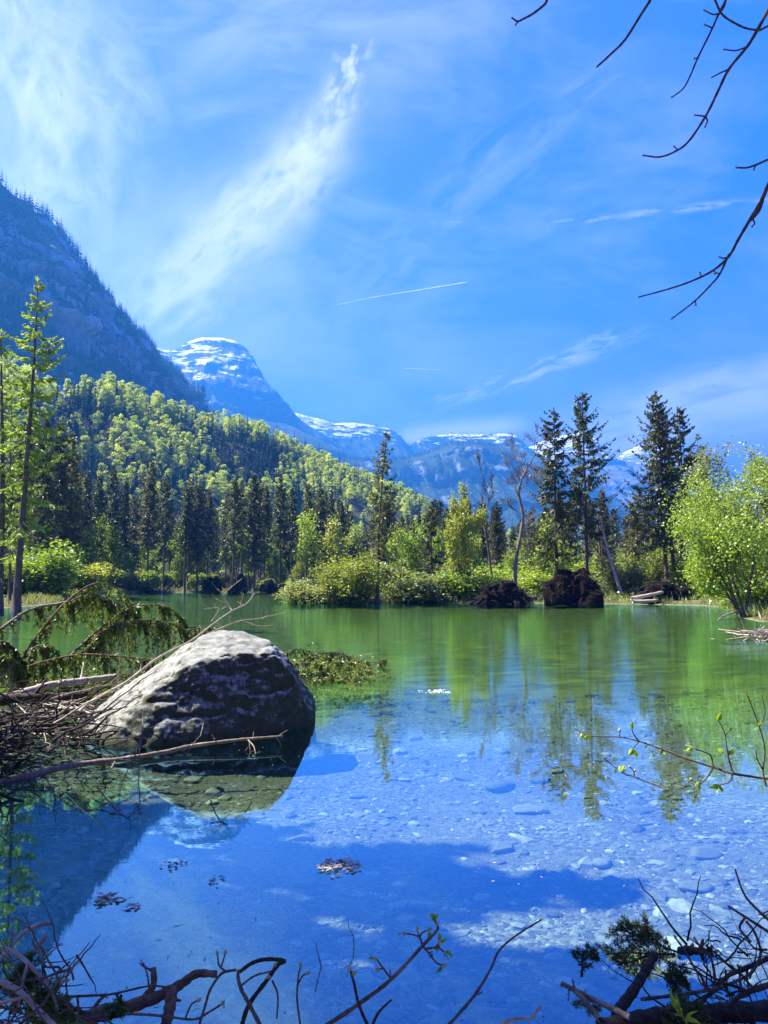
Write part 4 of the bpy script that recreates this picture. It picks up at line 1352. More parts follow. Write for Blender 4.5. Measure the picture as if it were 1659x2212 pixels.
# ================================================================== BOULDER
def boulder():
    pts = []
    fb = [ground(u, v, 0) for u, v in [(180, 1600), (235, 1612), (300, 1614), (420, 1606), (560, 1590), (640, 1572), (678, 1556)]]
    for p in fb:
        pts.append(p); pts.append(p + np.array([0, -0.05, -0.9]))
    for u, v, Y in [(305, 1515, 9.15), (392, 1440, 9.42), (490, 1410, 9.65), (590, 1410, 9.9), (642, 1470, 10.05), (668, 1525, 10.15),
                    (440, 1369, 10.25), (480, 1361, 10.45), (530, 1369, 10.5), (580, 1380, 10.4), (612, 1408, 10.4),
                    (187, 1548, 9.75), (243, 1500, 10.1), (330, 1450, 10.3), (398, 1396, 10.35)]:
        pts.append(at(u, v, Y))
    for x, y, z in [(-4.0, 10.6, -0.9), (-4.0, 10.4, 0.1), (-1.0, 11.3, -0.9), (-1.0, 11.2, 0.2), (-2.4, 11.6, -0.9), (-2.3, 11.3, 0.8)]:
        pts.append(np.array([x, y, z]))
    c = np.mean(pts, 0); c[2] = 0
    bm = bmesh.new()
    for p in pts:
        bm.verts.new(p - c)
    res = bmesh.ops.convex_hull(bm, input=bm.verts)
    bmesh.ops.delete(bm, geom=[g for g in res['geom_interior'] if isinstance(g, bmesh.types.BMVert)], context='VERTS')
    bmesh.ops.recalc_face_normals(bm, faces=bm.faces)
    me = bpy.data.meshes.new('boulder'); bm.to_mesh(me); bm.free()
    o = link('boulder', me)
    md = o.modifiers.new('r', 'REMESH'); md.mode = 'VOXEL'; md.voxel_size = 0.024
    sm = o.modifiers.new('s', 'SMOOTH'); sm.iterations = 5; sm.factor = 0.5
    dg = bpy.context.evaluated_depsgraph_get()
    me2 = bpy.data.meshes.new_from_object(o.evaluated_get(dg))
    o.modifiers.clear()
    o.data = me2
    k = len(me2.vertices)
    V = np.zeros(k * 3); me2.vertices.foreach_get('co', V); V = V.reshape(-1, 3)
    N = np.zeros(k * 3); me2.vertices.foreach_get('normal', N); N = N.reshape(-1, 3)
    q = V * np.array([1, 1, 1.3])
    d = fbm(q * 1.3, 6, 0.55) * 0.06 + fbm(q * 6 + 3, 7, 0.68) * 0.030 - np.clip(1 - np.abs(fbm(q * np.array([1.0, 1.0, 1.7]) * 1.15 + 31, 4, 0.5)) * 3.2, 0, 1) ** 4 * 0.03
    # ledges running down the lit slope
    d += -np.abs(fbm(np.stack([V[:, 0] * 1.2 - V[:, 2] * 2.2, V[:, 1] * 1.2, V[:, 2] * 2.2 + V[:, 0] * 2.4], 1) * 1.9, 5, 0.6)) * 0.018 * np.clip(N[:, 2] + 0.4, 0, 1)
    V = V + N * d[:, None]
    me2.vertices.foreach_set('co', V.ravel())
    me2.polygons.foreach_set('use_smooth', np.full(len(me2.polygons), True))
    me2.update()

    def f(n):
        p = n.obj()
        a = n.noise(p, 7, 8, 0.68)
        b = n.noise(p, 1.6, 5, 0.6, 0.5)
        c1 = n.mix(n.ramp(a, [(0.3, 0), (0.72, 1)]), (0.13, 0.133, 0.112), (0.53, 0.54, 0.475))
        lich = n.noise(p, 6.5, 10, 0.78, 0.3)
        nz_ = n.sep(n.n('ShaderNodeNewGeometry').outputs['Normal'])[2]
        cov = n.m('ADD', lich, n.m('MULTIPLY', n.m('SUBTRACT', 0.40, nz_), 0.22))  # black lichen, thickened on steep faces to paint in some of their shade
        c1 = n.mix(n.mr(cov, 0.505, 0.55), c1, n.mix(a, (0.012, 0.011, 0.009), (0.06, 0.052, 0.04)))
        sp = n.voro(n.scale(p, (1, 1, 1)), 34, 'Distance')
        spots = n.m('MULTIPLY', n.mr(sp, 0.30, 0.2), n.mr(n.noise(p, 4.0, 3), 0.52, 0.62))
        c1 = n.mix(spots, c1, (0.42, 0.38, 0.29))
        c1 = n.mix(n.mr(n.noise(n.scale(p, (1, 1, 1)), 2.1, 4, 0.6), 0.62, 0.72), c1, (0.075, 0.07, 0.025))
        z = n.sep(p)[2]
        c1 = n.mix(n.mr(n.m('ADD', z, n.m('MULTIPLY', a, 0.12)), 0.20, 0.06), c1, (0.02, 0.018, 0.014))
        c1 = n.mix(n.m('MULTIPLY', n.mr(n.m('ADD', n.noise(n.scale(p, (1, 1, 0.7)), 8.0, 10, 0.8), n.m('MULTIPLY', n.m('SUBTRACT', 0.40, nz_), 0.32)), 0.40, 0.52), 0.93), c1, n.mix(a, (0.020, 0.024, 0.015), (0.12, 0.14, 0.085)))  # painted shade: dull olive film darkens faces that turn away from the sky
        h = n.m('ADD', n.noise(p, 34, 9, 0.78), n.m('MULTIPLY', a, 1.5))
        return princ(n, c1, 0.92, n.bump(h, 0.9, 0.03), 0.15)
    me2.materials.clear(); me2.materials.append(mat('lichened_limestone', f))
    o.location = c
    o['label'] = 'large grey limestone boulder with black lichen standing in the pond'
    o['category'] = 'boulder'


boulder()


# ================================================================== NEEDLE SPRAYS
def needles_on(mb, curves, per, L, W, seed, hang=0.4, tint=0.5):
    """curves (m,k,3): flat needles all along them"""
    r = np.random.default_rng(seed)
    P = np.asarray(curves); m, k, _ = P.shape
    t = r.uniform(0, 0.999, (m, per)) * (k - 1)
    i = t.astype(int)
    rows = np.arange(m)[:, None]
    a, b = P[rows, i], P[rows, i + 1]
    C = (a + (b - a) * (t - i)[..., None]).reshape(-1, 3)
    T = unit(b - a).reshape(-1, 3)
    D = T * 0.75 + rand_unit(r, len(C)) * 0.9 + np.array([0, 0, -hang])
    tn = np.clip(np.repeat(r.normal(tint, 0.2, m), per) + r.normal(0, 0.12, len(C)), 0, 1)
    leaves(mb, C, D, rand_unit(r, len(C)), L * r.uniform(0.7, 1.3, len(C)), W, tn)


def curtain(mbw, mbn, P, n_, L, seed, per=26, nl=0.085, nw=0.026, out=0.35, lo=0.1):
    """hanging side twigs with needles below an arching branch P"""
    r = np.random.default_rng(seed)
    t = np.sort(r.uniform(lo, 1.0, n_)) * (len(P) - 1.001)
    i = t.astype(int)
    s = P[i] + (P[i + 1] - P[i]) * (t - i)[:, None]
    side = rand_unit(r, n_) * np.array([1, 1, 0.2]) * out + unit(P[i + 1] - P[i]) * 0.35
    l = L * r.uniform(0.35, 1.15, n_) * (0.6 + 0.4 * np.sin(np.linspace(0.3, 2.9, n_)))
    q = np.linspace(0, 1, 6)
    C = s[:, None] + side[:, None] * (l[:, None] * (q - 0.35 * q * q))[..., None] + np.array([0, 0, -1.0]) * (l[:, None] * (0.25 * q + 0.75 * q * q))[..., None]
    C += r.normal(0, 0.012, C.shape) * q[None, :, None]
    C[:, :, 2] = np.maximum(C[:, :, 2], 0.02)
    tubes(mbw, C, np.linspace(0.006, 0.002, 6)[None] * np.ones((n_, 1)), 3, cap=False)
    needles_on(mbn, C, per, nl, nw, seed + 1, 0.35)
    # short sprigs along the branch itself
    needles_on(mbn, P[None], n_ * 5, nl, nw, seed + 2, 0.5, 0.4)


# ------------------------------------------------------------------ fallen spruce behind the boulder
fs = thing('fallen_spruce', 'fallen spruce with arching branches and hanging needle curtains in the water behind the boulder', 'fallen tree', (0, 0, 0))
mb = MB()
strand([(-60, 1512, 11.8), (70, 1506, 12.2), (164, 1510, 12.4), (330, 1500, 13.0), (600, 1478, 14.4), (760, 1452, 16.2), (800, 1440, 17.2)], 0.085, 0.02, 40, 8, mb, 0.03)
mb.build('trunk', M['deadwood'], fs, True)
ARCS = [
    ([(-20, 1372, 12.2), (0, 1361, 12.2), (59, 1320, 12.5), (129, 1303, 12.8), (164, 1298, 13), (219, 1301, 13.2), (273, 1312, 13.4), (315, 1345, 13.5)], 0.030, 30, 0.55),
    ([(20, 1500, 12.2), (41, 1437, 12.2), (70, 1387, 12.3), (117, 1328, 12.4), (156, 1289, 12.6), (195, 1264, 12.8), (227, 1261, 13), (258, 1273, 13.2), (284, 1304, 13.3)], 0.028, 16, 0.35),
    ([(150, 1300, 12.5), (187, 1285, 12.7), (219, 1287, 12.9), (258, 1306, 13)], 0.014, 16, 0.5),
    ([(140, 1440, 12.8), (152, 1418, 12.8), (187, 1383, 13), (234, 1344, 13.2), (281, 1314, 13.4), (324, 1306, 13.6), (359, 1311, 13.8), (391, 1332, 13.9), (412, 1368, 14)], 0.024, 40, 0.75),
    ([(170, 1430, 12.6), (191, 1400, 12.6), (219, 1365, 12.7), (254, 1348, 12.9), (297, 1341, 13.1), (344, 1342, 13.3), (387, 1354, 13.5), (418, 1376, 13.6)], 0.024, 44, 0.75),
    ([(4, 1465, 11.8), (59, 1441, 11.9), (117, 1424, 12), (176, 1414, 12.1), (234, 1416, 12.2), (297, 1422, 12.4), (328, 1426, 12.5)], 0.026, 34, 0.45),
    ([(70, 1450, 12), (59, 1441, 12), (63, 1422, 12), (72, 1400, 12.1), (98, 1393, 12.2), (125, 1406, 12.3)], 0.020, 14, 0.4),
    ([(402, 1363, 13.6), (437, 1355, 13.8), (469, 1355, 14), (508, 1365, 14.2)], 0.014, 6, 0.2),
    ([(-30, 1395, 11.6), (0, 1385, 11.6), (30, 1398, 11.7), (52, 1430, 11.7)], 0.02, 20, 0.6),
    ([(-30, 1430, 11.4), (10, 1420, 11.5), (40, 1440, 11.6), (55, 1475, 11.6)], 0.018, 18, 0.45),
    ([(600, 1425, 15.5), (610, 1416, 15.5), (638, 1402, 15.8), (674, 1409, 16), (690, 1418, 16.1)], 0.016, 16, 0.4),
    ([(625, 1440, 15.2), (654, 1426, 15.3), (686, 1413, 15.6), (719, 1409, 16), (748, 1416, 16.3), (772, 1430, 16.5)], 0.016, 26, 0.45),
    ([(600, 1440, 14.8), (628, 1432, 14.9), (677, 1434, 15), (722, 1441, 15.2), (780, 1447, 15.4)], 0.014, 24, 0.3),
    ([(640, 1460, 14.5), (680, 1450, 14.6), (720, 1455, 14.7), (750, 1466, 14.8)], 0.012, 22, 0.3),
    ([(700, 1440, 15.8), (750, 1428, 16.2), (800, 1430, 16.8), (832, 1424, 17.2)], 0.012, 14, 0.2),
]
bw = []
for k_, (p, r0, n_, L) in enumerate(ARCS):
    b_ = MB(); nd = MB()
    P, rr = strand(p, r0, r0 * 0.3, 36, 6, b_, 0.02, k_)
    curtain(b_, nd, P, int(n_ * 1.35), L, 500 + k_ * 7, per=50, nw=0.024)
    o = b_.build('branch', M['redbark'] if k_ % 3 else M['deadwood'], fs, True)
    nd.build('needles', M['needle_near'], o)
# loose low foliage where the crown lies in the water
nd = MB(); r = np.random.default_rng(88)
k = 340
u = np.concatenate([r.uniform(20, 420, 200), r.uniform(615, 800, 140)])
Yc = np.concatenate([r.uniform(11.8, 14.2, 200), r.uniform(13.6, 16.6, 140)])
s = np.array([at(a, 1450, b) for a, b in zip(u, Yc)]); s[:, 2] = np.abs(r.normal(0.10, 0.12, k)) + 0.01
d = rand_unit(r, k) * np.array([1, 1, 0.25])
q = np.linspace(0, 1, 5)
Cc = s[:, None] + d[:, None] * (r.uniform(0.25, 0.6, k)[:, None] * q)[..., None]
Cc[:, :, 2] = np.maximum(Cc[:, :, 2] + 0.06 * np.sin(q * 3.1), 0.01)
for sl_ in (slice(0, 200), slice(200, 340)):
    b_ = MB(); nd = MB(); cc = Cc[sl_]
    tubes(b_, cc, np.linspace(0.006, 0.002, 5)[None] * np.ones((len(cc), 1)), 3, cap=False)
    o = b_.build('low_twigs', M['redbark'], fs)
    needles_on(nd, cc, 26, 0.085, 0.030, 90, 0.1, 0.5)
    nd.build('needles', M['needle_near'], o)


# ------------------------------------------------------------------ logs and dead branches left of and before the boulder
def stick(name, label, cat, pts, r0, r1, material, k=28, ns=7, tw=0, twL=0.2, seed=0, wob=0.01, up=0.2, more=()):
    mb = MB()
    P, rr = strand(pts, r0, r1, k, ns, mb, wob, seed)
    if tw:
        side_twigs(mb, P, rr, tw, twL, seed, up=up)
    for p2, a, b in more:
        P2, r2 = strand(p2, a, b, 14, max(5, ns - 2), mb, 0, seed)
        if tw:
            side_twigs(mb, P2, r2, max(1, tw // 3), twL * 0.6, seed + 5, up=up)
    return mb.build(name, M[material], None, True, label=label, cat=cat)


stick('fallen_log', 'pale barkless log slanting up to the right, left of the boulder', 'log', [(30, 1503, 10.7), (109, 1480, 11.0), (180, 1470, 11.3), (252, 1461, 11.6)], 0.058, 0.040, 'palewood', tw=3, twL=0.3, seed=1)
stick('fallen_log', 'dark mossy log lying along the left edge at the waterline', 'log', [(-40, 1522, 10.2), (40, 1508, 10.3), (110, 1506, 10.4), (190, 1500, 10.5)], 0.075, 0.05, 'darkwood', tw=4, twL=0.3, seed=2)
stick('dead_branch', 'thin forked dead branch lying over the left slope of the boulder with twigs above it', 'branch',
      [(170, 1537, 9.6), (205, 1510, 9.9), (273, 1473, 10.3), (340, 1422, 10.6), (414, 1383, 10.9), (461, 1348, 11.2), (500, 1320, 11.4), (531, 1305, 11.5), (551, 1281, 11.6)], 0.020, 0.007, 'palewood', 40, 6, 10, 0.3, 3, more=[
          ([(500, 1318, 11.4), (482, 1285, 11.5), (470, 1272, 11.5)], 0.009, 0.004), ([(482, 1286, 11.5), (500, 1268, 11.5), (523, 1250, 11.5)], 0.007, 0.003),
          ([(426, 1379, 10.9), (488, 1352, 11.1), (523, 1340, 11.2), (559, 1336, 11.3), (621, 1322, 11.4)], 0.011, 0.004), ([(562, 1338, 11.3), (586, 1332, 11.3), (609, 1371, 11.3)], 0.006, 0.003),
          ([(457, 1342, 11.1), (473, 1314, 11.2), (441, 1316, 11.2)], 0.007, 0.003), ([(480, 1316, 11.2), (490, 1305, 11.2), (465, 1293, 11.2)], 0.006, 0.003),
          ([(523, 1340, 11.2), (560, 1352, 11.2), (590, 1350, 11.2)], 0.006, 0.003), ([(400, 1392, 10.8), (380, 1372, 10.8), (372, 1360, 10.8)], 0.007, 0.003)])
stick('dead_branch', 'second slimmer dead branch running beside the pale log towards the boulder', 'branch', [(110, 1510, 10.0), (180, 1492, 10.2), (240, 1478, 10.4), (300, 1465, 10.6), (370, 1420, 10.9)], 0.018, 0.008, 'deadwood', 30, 6, 8, 0.35, 4)
stick('fallen_branch', 'long bent branch lying on the water in front of the boulder', 'branch',
      [(-30, 1698, 7.3), (0, 1691, 7.35), (68, 1675, 7.5), (159, 1653, 7.85), (273, 1639, 8.15), (364, 1623, 8.45), (410, 1612, 8.6), (501, 1600, 8.75), (560, 1594, 8.85), (612, 1590, 8.95)], 0.042, 0.011, 'deadwood', 50, 8, 7, 0.22, 5, 0.01, 0.0,
      [([(535, 1598, 8.8), (548, 1612, 8.6), (552, 1630, 8.45)], 0.009, 0.004), ([(250, 1642, 8.1), (240, 1660, 7.9), (220, 1690, 7.7)], 0.012, 0.005)])
for k_, (p, lab) in enumerate([([(310, 1545, 8.3), (303, 1600, 7.7), (280, 1655, 7.0), (265, 1690, 6.8), (255, 1735, 6.6)], 'thin bowed twig dipping to the water before the left half of the boulder'),
                               ([(440, 1560, 8.4), (432, 1590, 8.0), (410, 1618, 7.7), (378, 1648, 7.4), (352, 1668, 7.3)], 'fine twig curving down in front of the dark boulder face'),
                               ([(304, 1590, 7.6), (300, 1680, 7.0), (304, 1760, 6.3), (297, 1800, 5.9), (280, 1855, 5.6)], 'hanging forked twig reaching lowest, below the left half of the boulder'),
                               ([(455, 1730, 6.4), (470, 1765, 6.2), (495, 1785, 6.05), (520, 1808, 5.9)], 'small forked twig sticking out of the water under the boulder reflection'),
                               ([(210, 1700, 6.8), (250, 1748, 6.4), (285, 1775, 6.2), (303, 1812, 6.0)], 'crooked black twig left of the hanging forked twig')]):
    stick('bare_twig', lab, 'twig', p, 0.0065, 0.0025, 'twig', 26, 5, 5, 0.14, 30 + k_, 0.02, -0.1)

# tangle of dead twigs piled on the left bank
mb = MB(); r = np.random.default_rng(91)
k = 210
s = np.stack([r.uniform(-5.8, -3.75, k), r.uniform(8.2, 10.9, k), np.abs(r.normal(0.05, 0.16, k))], 1)
d = rand_unit(r, k) * np.array([1, 1, 0.3]) + np.array([0.25, 0, 0.05])
q = np.linspace(0, 1, 8)
L0 = r.uniform(0.4, 1.4, k)
Cc = s[:, None] + unit(d)[:, None] * (L0[:, None] * q)[..., None]
for ax in range(3):
    Cc[:, :, ax] += np.cumsum(r.normal(0, 0.022, (k, 8)), 1)
Cc[:, :, 2] = np.maximum(Cc[:, :, 2], 0.0)
tubes(mb, Cc, np.linspace(0.012, 0.004, 8)[None] * r.uniform(0.5, 1.7, (k, 1)), 5, r.random(k), cap=False)
mb.build('brush_pile', M['darkwood'], None, True, label='dark tangle of dead twigs heaped on the bank left of the boulder', cat='brush pile')
mb = MB(); k = 170
s = np.stack([r.uniform(-5.6, -3.3, k), r.uniform(6.6, 9.2, k), np.abs(r.normal(0.02, 0.14, k))], 1)
d = rand_unit(r, k) * np.array([1, 0.8, 0.45]) + np.array([0.2, 0, 0.08])
Cc = s[:, None] + unit(d)[:, None] * (r.uniform(0.3, 1.0, k)[:, None] * q)[..., None]
for ax in range(3):
    Cc[:, :, ax] += np.cumsum(r.normal(0, 0.02, (k, 8)), 1)
tubes(mb, Cc, np.linspace(0.010, 0.003, 8)[None] * r.uniform(0.5, 1.8, (k, 1)), 5, r.random(k), cap=False)
mb.build('brush_pile', M['darkwood'], None, True, label='low dark brush lying in the water at the left edge below the long bent branch', cat='brush pile')
mb = MB()
k = 60
s = np.stack([r.uniform(-5.2, -3.7, k), r.uniform(8.6, 10.9, k), r.uniform(0.05, 0.3, k)], 1)
d = rand_unit(r, k) * np.array([1, 0.7, 0.2]) + np.array([0.5, 0.1, 0.0])
Cc = s[:, None] + unit(d)[:, None] * (r.uniform(0.5, 1.3, k)[:, None] * q)[..., None]
for ax in range(3):
    Cc[:, :, ax] += np.cumsum(r.normal(0, 0.02, (k, 8)), 1)
tubes(mb, Cc, np.linspace(0.010, 0.003, 8)[None] * r.uniform(0.5, 1.6, (k, 1)), 5, r.random(k), cap=False)
mb.build('brush_pile', M['palewood'], None, True, label='loose heap of pale sunlit twigs over the dark tangle left of the boulder', cat='brush pile')
# stick pile on the right edge
mb = MB(); k = 46
cx = at(1652, 1372, 25)
s = cx + np.stack([r.normal(0, 0.4, k), r.normal(0, 0.5, k), r.uniform(-0.35, 0.18, k)], 1)
d = rand_unit(r, k) * np.array([1, 0.6, 0.2]) + np.array([-0.2, 0, 0])
Cc = s[:, None] + unit(d)[:, None] * ((q - 0.5)[None] * r.uniform(0.6, 1.6, k)[:, None])[..., None] + r.normal(0, 0.015, (k, 8, 3))
tubes(mb, Cc, np.linspace(0.03, 0.015, 8)[None] * r.uniform(0.5, 1.4, (k, 1)), 5, cap=False)
mb.build('stick_pile', M['palewood'], None, True, label='heap of pale driftwood sticks at the right edge of the pond', cat='stick pile')
stick('dead_branch', 'bowed bare branch dipping into the water under the big bright green tree', 'branch', [(1600, 1318, 42), (1565, 1330, 40), (1540, 1348, 38.5), (1515, 1350, 38)], 0.05, 0.02, 'deadwood', tw=6, twL=1.0, seed=8)

# ================================================================== STONES ON THE BED
def stone_mesh(seed, sub=2, rough=0.22):
    bm = bmesh.new()
    bmesh.ops.create_icosphere(bm, subdivisions=sub, radius=1)
    V = np.array([v.co for v in bm.verts])
    r = np.random.default_rng(seed)
    for _ in range(7):                       # cut flat facets
        nrm = rand_unit(r, 1)[0]; h = r.uniform(0.55, 0.9)
        dd = V @ nrm - h
        V = V - nrm * np.maximum(dd, 0)[:, None] * 0.9
    V *= 1 + fbm(V * 1.3 + seed * 3, 3)[:, None] * rough
    Fc = np.array([[v.index for v in f.verts] for f in bm.faces])
    bm.free()
    return V, Fc


def f_stone(n):
    t = n.n('ShaderNodeAttribute', attribute_name='tint').outputs['Fac']
    c = n.ramp(t, [(0, (0.10, 0.10, 0.09)), (0.4, (0.24, 0.235, 0.205)), (0.75, (0.40, 0.39, 0.35)), (1, (0.70, 0.69, 0.64))])
    p = n.pos()
    c = n.mix(n.ramp(n.noise(p, 30, 5, 0.65), [(0.4, 0), (0.7, 0.5)]), c, (0.13, 0.13, 0.10))
    far = n.mr(n.sep(p)[1], 8.5, 18)
    c = n.mix(n.m('MULTIPLY', far, 0.75), c, n.mix(t, (0.03, 0.05, 0.02), (0.16, 0.21, 0.07)))
    return princ(n, c, 0.85, n.bump(n.noise(p, 60, 5, 0.7), 0.5, 0.01), 0.2)


M['stone'] = mat('bed_stones', f_stone)
SV = [stone_mesh(600 + k, 1) for k in range(8)]
r = np.random.default_rng(95)
k = 26000
yy = 3.0 + 13 * r.random(k) ** 1.5
xx = r.uniform(-0.62, 0.62, k) * (yy + 0.6)
dd = sdf_poly(xx, yy, POND)
sel = dd > -0.1
xx, yy = xx[sel], yy[sel]; k = len(xx)
size = 0.0095 * np.exp(r.normal(0, 0.75, k)) * (1 + (yy - 3) * 0.05)
size = np.minimum(size, 0.15)
mb = MB()
gzz = gz(xx, yy)
for q_ in range(8):
    V, Fc = SV[q_]
    ii = np.arange(q_, k, 8)
    a = r.uniform(0, 6.28, len(ii)); ca_, sa_ = np.cos(a)[:, None], np.sin(a)[:, None]
    sx = (size[ii] * r.uniform(0.8, 1.7, len(ii)))[:, None]; sy = (size[ii] * r.uniform(0.7, 1.2, len(ii)))[:, None]; sz = (size[ii] * r.uniform(0.25, 0.7, len(ii)))[:, None]
    vx, vy, vz = V[None, :, 0] * sx, V[None, :, 1] * sy, V[None, :, 2] * sz
    W = np.stack([vx * ca_ - vy * sa_ + xx[ii][:, None], vx * sa_ + vy * ca_ + yy[ii][:, None], vz + (gzz[ii] + size[ii] * 0.02)[:, None]], -1)
    tt = np.clip(r.normal(0.58, 0.28, len(ii)), 0, 1)
    mb.add(W.reshape(-1, 3), (Fc[None] + (np.arange(len(ii)) * len(V))[:, None, None]).reshape(-1, 3), np.repeat(tt, len(Fc)))
mb.build('bed_gravel', M['stone'], None, False, kind='stuff')

BIG = [(1146, 1748, 0.19, 0.055, 0.62, 'pale flat stone on the pond bed, largest and brightest of those under water'), (1082, 1700, 0.20, 0.08, 0.35, 'bluish submerged stone just beyond the pale flat one'), (1005, 1678, 0.17, 0.05, 0.30, 'submerged stone farthest out in the middle of the bed'),
       (1170, 1686, 0.14, 0.05, 0.35, 'submerged stone right of the bluish one'), (785, 1855, 0.16, 0.05, 0.30, 'dim flat stone in the shaded blue water below the boulder'), (838, 1832, 0.10, 0.04, 0.45, 'smaller stone next to the dim flat stone in the shaded water'),
       (1385, 1752, 0.17, 0.045, 0.4, 'submerged slab under the spruce reflections on the right'), (1520, 1840, 0.18, 0.04, 0.5, 'pale submerged slab in the sunlit shallows at the right edge'), (1300, 1862, 0.12, 0.04, 0.62, 'pale oval stone in the sunlit gravel'), (1502, 1920, 0.14, 0.04, 0.45, 'grey slab in the sunlit shallows near the lower right twigs'),
       (650, 1810, 0.12, 0.04, 0.35, 'dim stone left of centre in the blue water')]
for k_, (u, v, sx, sz, tn, lab) in enumerate(BIG):
    V, Fc = stone_mesh(700 + k_, 3, 0.18)
    g = ground(u, v, -0.42)
    z = gz1(g[0], g[1])
    g = ground(u, v, z + sz * 0.5)
    mb = MB(); mb.add(V * np.array([sx, sx * 0.62, sz]), Fc, tn)
    o = mb.build('submerged_stone', M['stone'], None, True, label=lab, cat='stone', loc=(g[0], g[1], gz1(g[0], g[1]) + sz * 0.35))
    o.rotation_euler = (0, 0.05, 0.3 * math.sin(k_ * 2.1))

# sunken branches and leaf litter on the bed near the bank
M['litter'] = leafmat('leaf_litter', (0.25, 0.20, 0.17), (0.70, 0.62, 0.55), 0.1, objvar=0)
M['dark_litter'] = leafmat('dark_litter', (0.010, 0.009, 0.008), (0.05, 0.04, 0.03), 0.05, objvar=0)
def float_mat(u, v, wpx, hpx, k, label, m, size, z=0.006, seed=0, name='floating_leaves'):
    r = np.random.default_rng(900 + seed)
    c = ground(u, v, z)
    e = ground(u + wpx / 2, v, z); f_ = ground(u, v - hpx / 2, z)
    rx, ry = abs(e[0] - c[0]), abs(f_[1] - c[1])
    a = r.uniform(0, 6.28, k); q = np.sqrt(r.random(k))
    C = np.stack([np.cos(a) * q * rx, np.sin(a) * q * ry, r.uniform(0, 0.006, k)], 1)
    keep = fbm(C * 3.2 / max(rx, 0.05) * 0.5 + seed, 2) > -0.18
    C = C[keep]
    D = rand_unit(r, len(C)) * np.array([1, 1, 0.1])
    mb = MB(); leaves(mb, C, D, rand_unit(r, len(C)) * 0.25 + np.array([0, 0, 1.0]), size * r.uniform(0.5, 1.4, len(C)), size * 0.55, r.random(len(C)), 0, 0.08)
    mb.build(name, M[m], None, label=label, cat='leaves', loc=tuple(c))


k = 900
yy_ = 3.4 + 12 * r.random(k) ** 1.6; xx_ = r.uniform(-0.55, 0.55, k) * yy_
sel_ = fbm(np.stack([xx_ * 0.9, yy_ * 0.5, xx_ * 0], 1), 3) + r.normal(0, 0.2, k) > 0.08
mb = MB(); kk_ = int(sel_.sum())
leaves(mb, np.stack([xx_[sel_], yy_[sel_], np.full(kk_, 0.004)], 1), rand_unit(r, kk_) * np.array([1, 1, 0.05]), rand_unit(r, kk_) * 0.2 + np.array([0, 0, 1.0]), 0.02 * np.exp(r.normal(0, 0.5, kk_)), 0.007, r.random(kk_))
mb.build('floating_flecks', M['litter'], None, kind='stuff')
float_mat(733, 1873, 96, 36, 130, 'pale brown raft of dead leaves floating in the shaded blue water', 'litter', 0.05, seed=1)
float_mat(378, 1868, 56, 16, 30, 'dark raft of floating debris left of centre', 'dark_litter', 0.03, seed=2)
float_mat(466, 1902, 30, 18, 16, 'small dark star-shaped debris right of the dark raft', 'dark_litter', 0.03, seed=3)
float_mat(231, 1943, 48, 18, 46, 'reddish dead leaves floating in the blue water at lower left', 'litter', 0.05, seed=4)
float_mat(292, 1957, 18, 10, 16, 'tiny pale leaf scrap right of the reddish leaves', 'litter', 0.04, seed=5)
M['foam'] = leafmat('white_foam', (0.75, 0.76, 0.76), (0.86, 0.86, 0.86), 0.1, objvar=0)
float_mat(943, 1494, 74, 7, 240, 'white patch of foam drifting in the middle of the pond', 'foam', 0.05, seed=6, name='foam_patch')
float_mat(940, 2055, 22, 12, 14, 'dark debris flecks behind the budding twig', 'dark_litter', 0.03, seed=7)
float_mat(690, 2150, 150, 130, 420, 'pinkish sunken leaf litter by the bank at bottom centre', 'litter', 0.045, -0.14, 8, 'sunken_leaves')
float_mat(560, 2045, 260, 34, 160, 'pale litter lying on the bed behind the bottom branches', 'litter', 0.05, -0.22, 9, 'sunken_leaves')
float_mat(90, 1770, 240, 60, 130, 'bits of bark and leaves floating in the dark water at the left edge', 'litter', 0.03, seed=10)
stick('sunken_branch', 'pale branch lying on the pond bed at bottom centre', 'branch', [(640, 2205, 3.55), (690, 2155, 3.75), (720, 2110, 3.95), (760, 2080, 4.1)], 0.012, 0.006, 'palewood', tw=5, twL=0.2, seed=51)
stick('sunken_branch', 'thin sunken stick pointing to the lower right log', 'branch', [(1135, 2090, 4.05), (1180, 2118, 3.9), (1230, 2140, 3.8)], 0.008, 0.004, 'palewood', seed=52)

# ================================================================== FOREGROUND TWIGS
M['bud'] = mat('pale_buds', lambda n: princ(n, (0.42, 0.40, 0.16), 0.6, None, 0.3))
M['leaf_near'] = leafmat('young_leaf', (0.20, 0.36, 0.03), (0.38, 0.52, 0.06), 0.5, objvar=0)
BUDS = {}


def bud(parent, p, d, L=0.02, W=0.008, material='bud'):
    key = (round(L, 3), round(W, 3), material)
    if key not in BUDS:
        mb = MB()
        t = np.linspace(0, 1, 7)
        tubes(mb, np.stack([t * 0, t * 0, t * L], 1), W * np.array([0.35, 0.75, 1, 0.95, 0.75, 0.4, 0.08]) / 2 * 1.6, 7)
        BUDS[key] = mb.mesh('bud', M[material], True)
    o = link('bud', BUDS[key], parent)
    o.location = p
    o.rotation_euler = Vector(d).to_track_quat('Z', 'Y').to_euler()
    return o


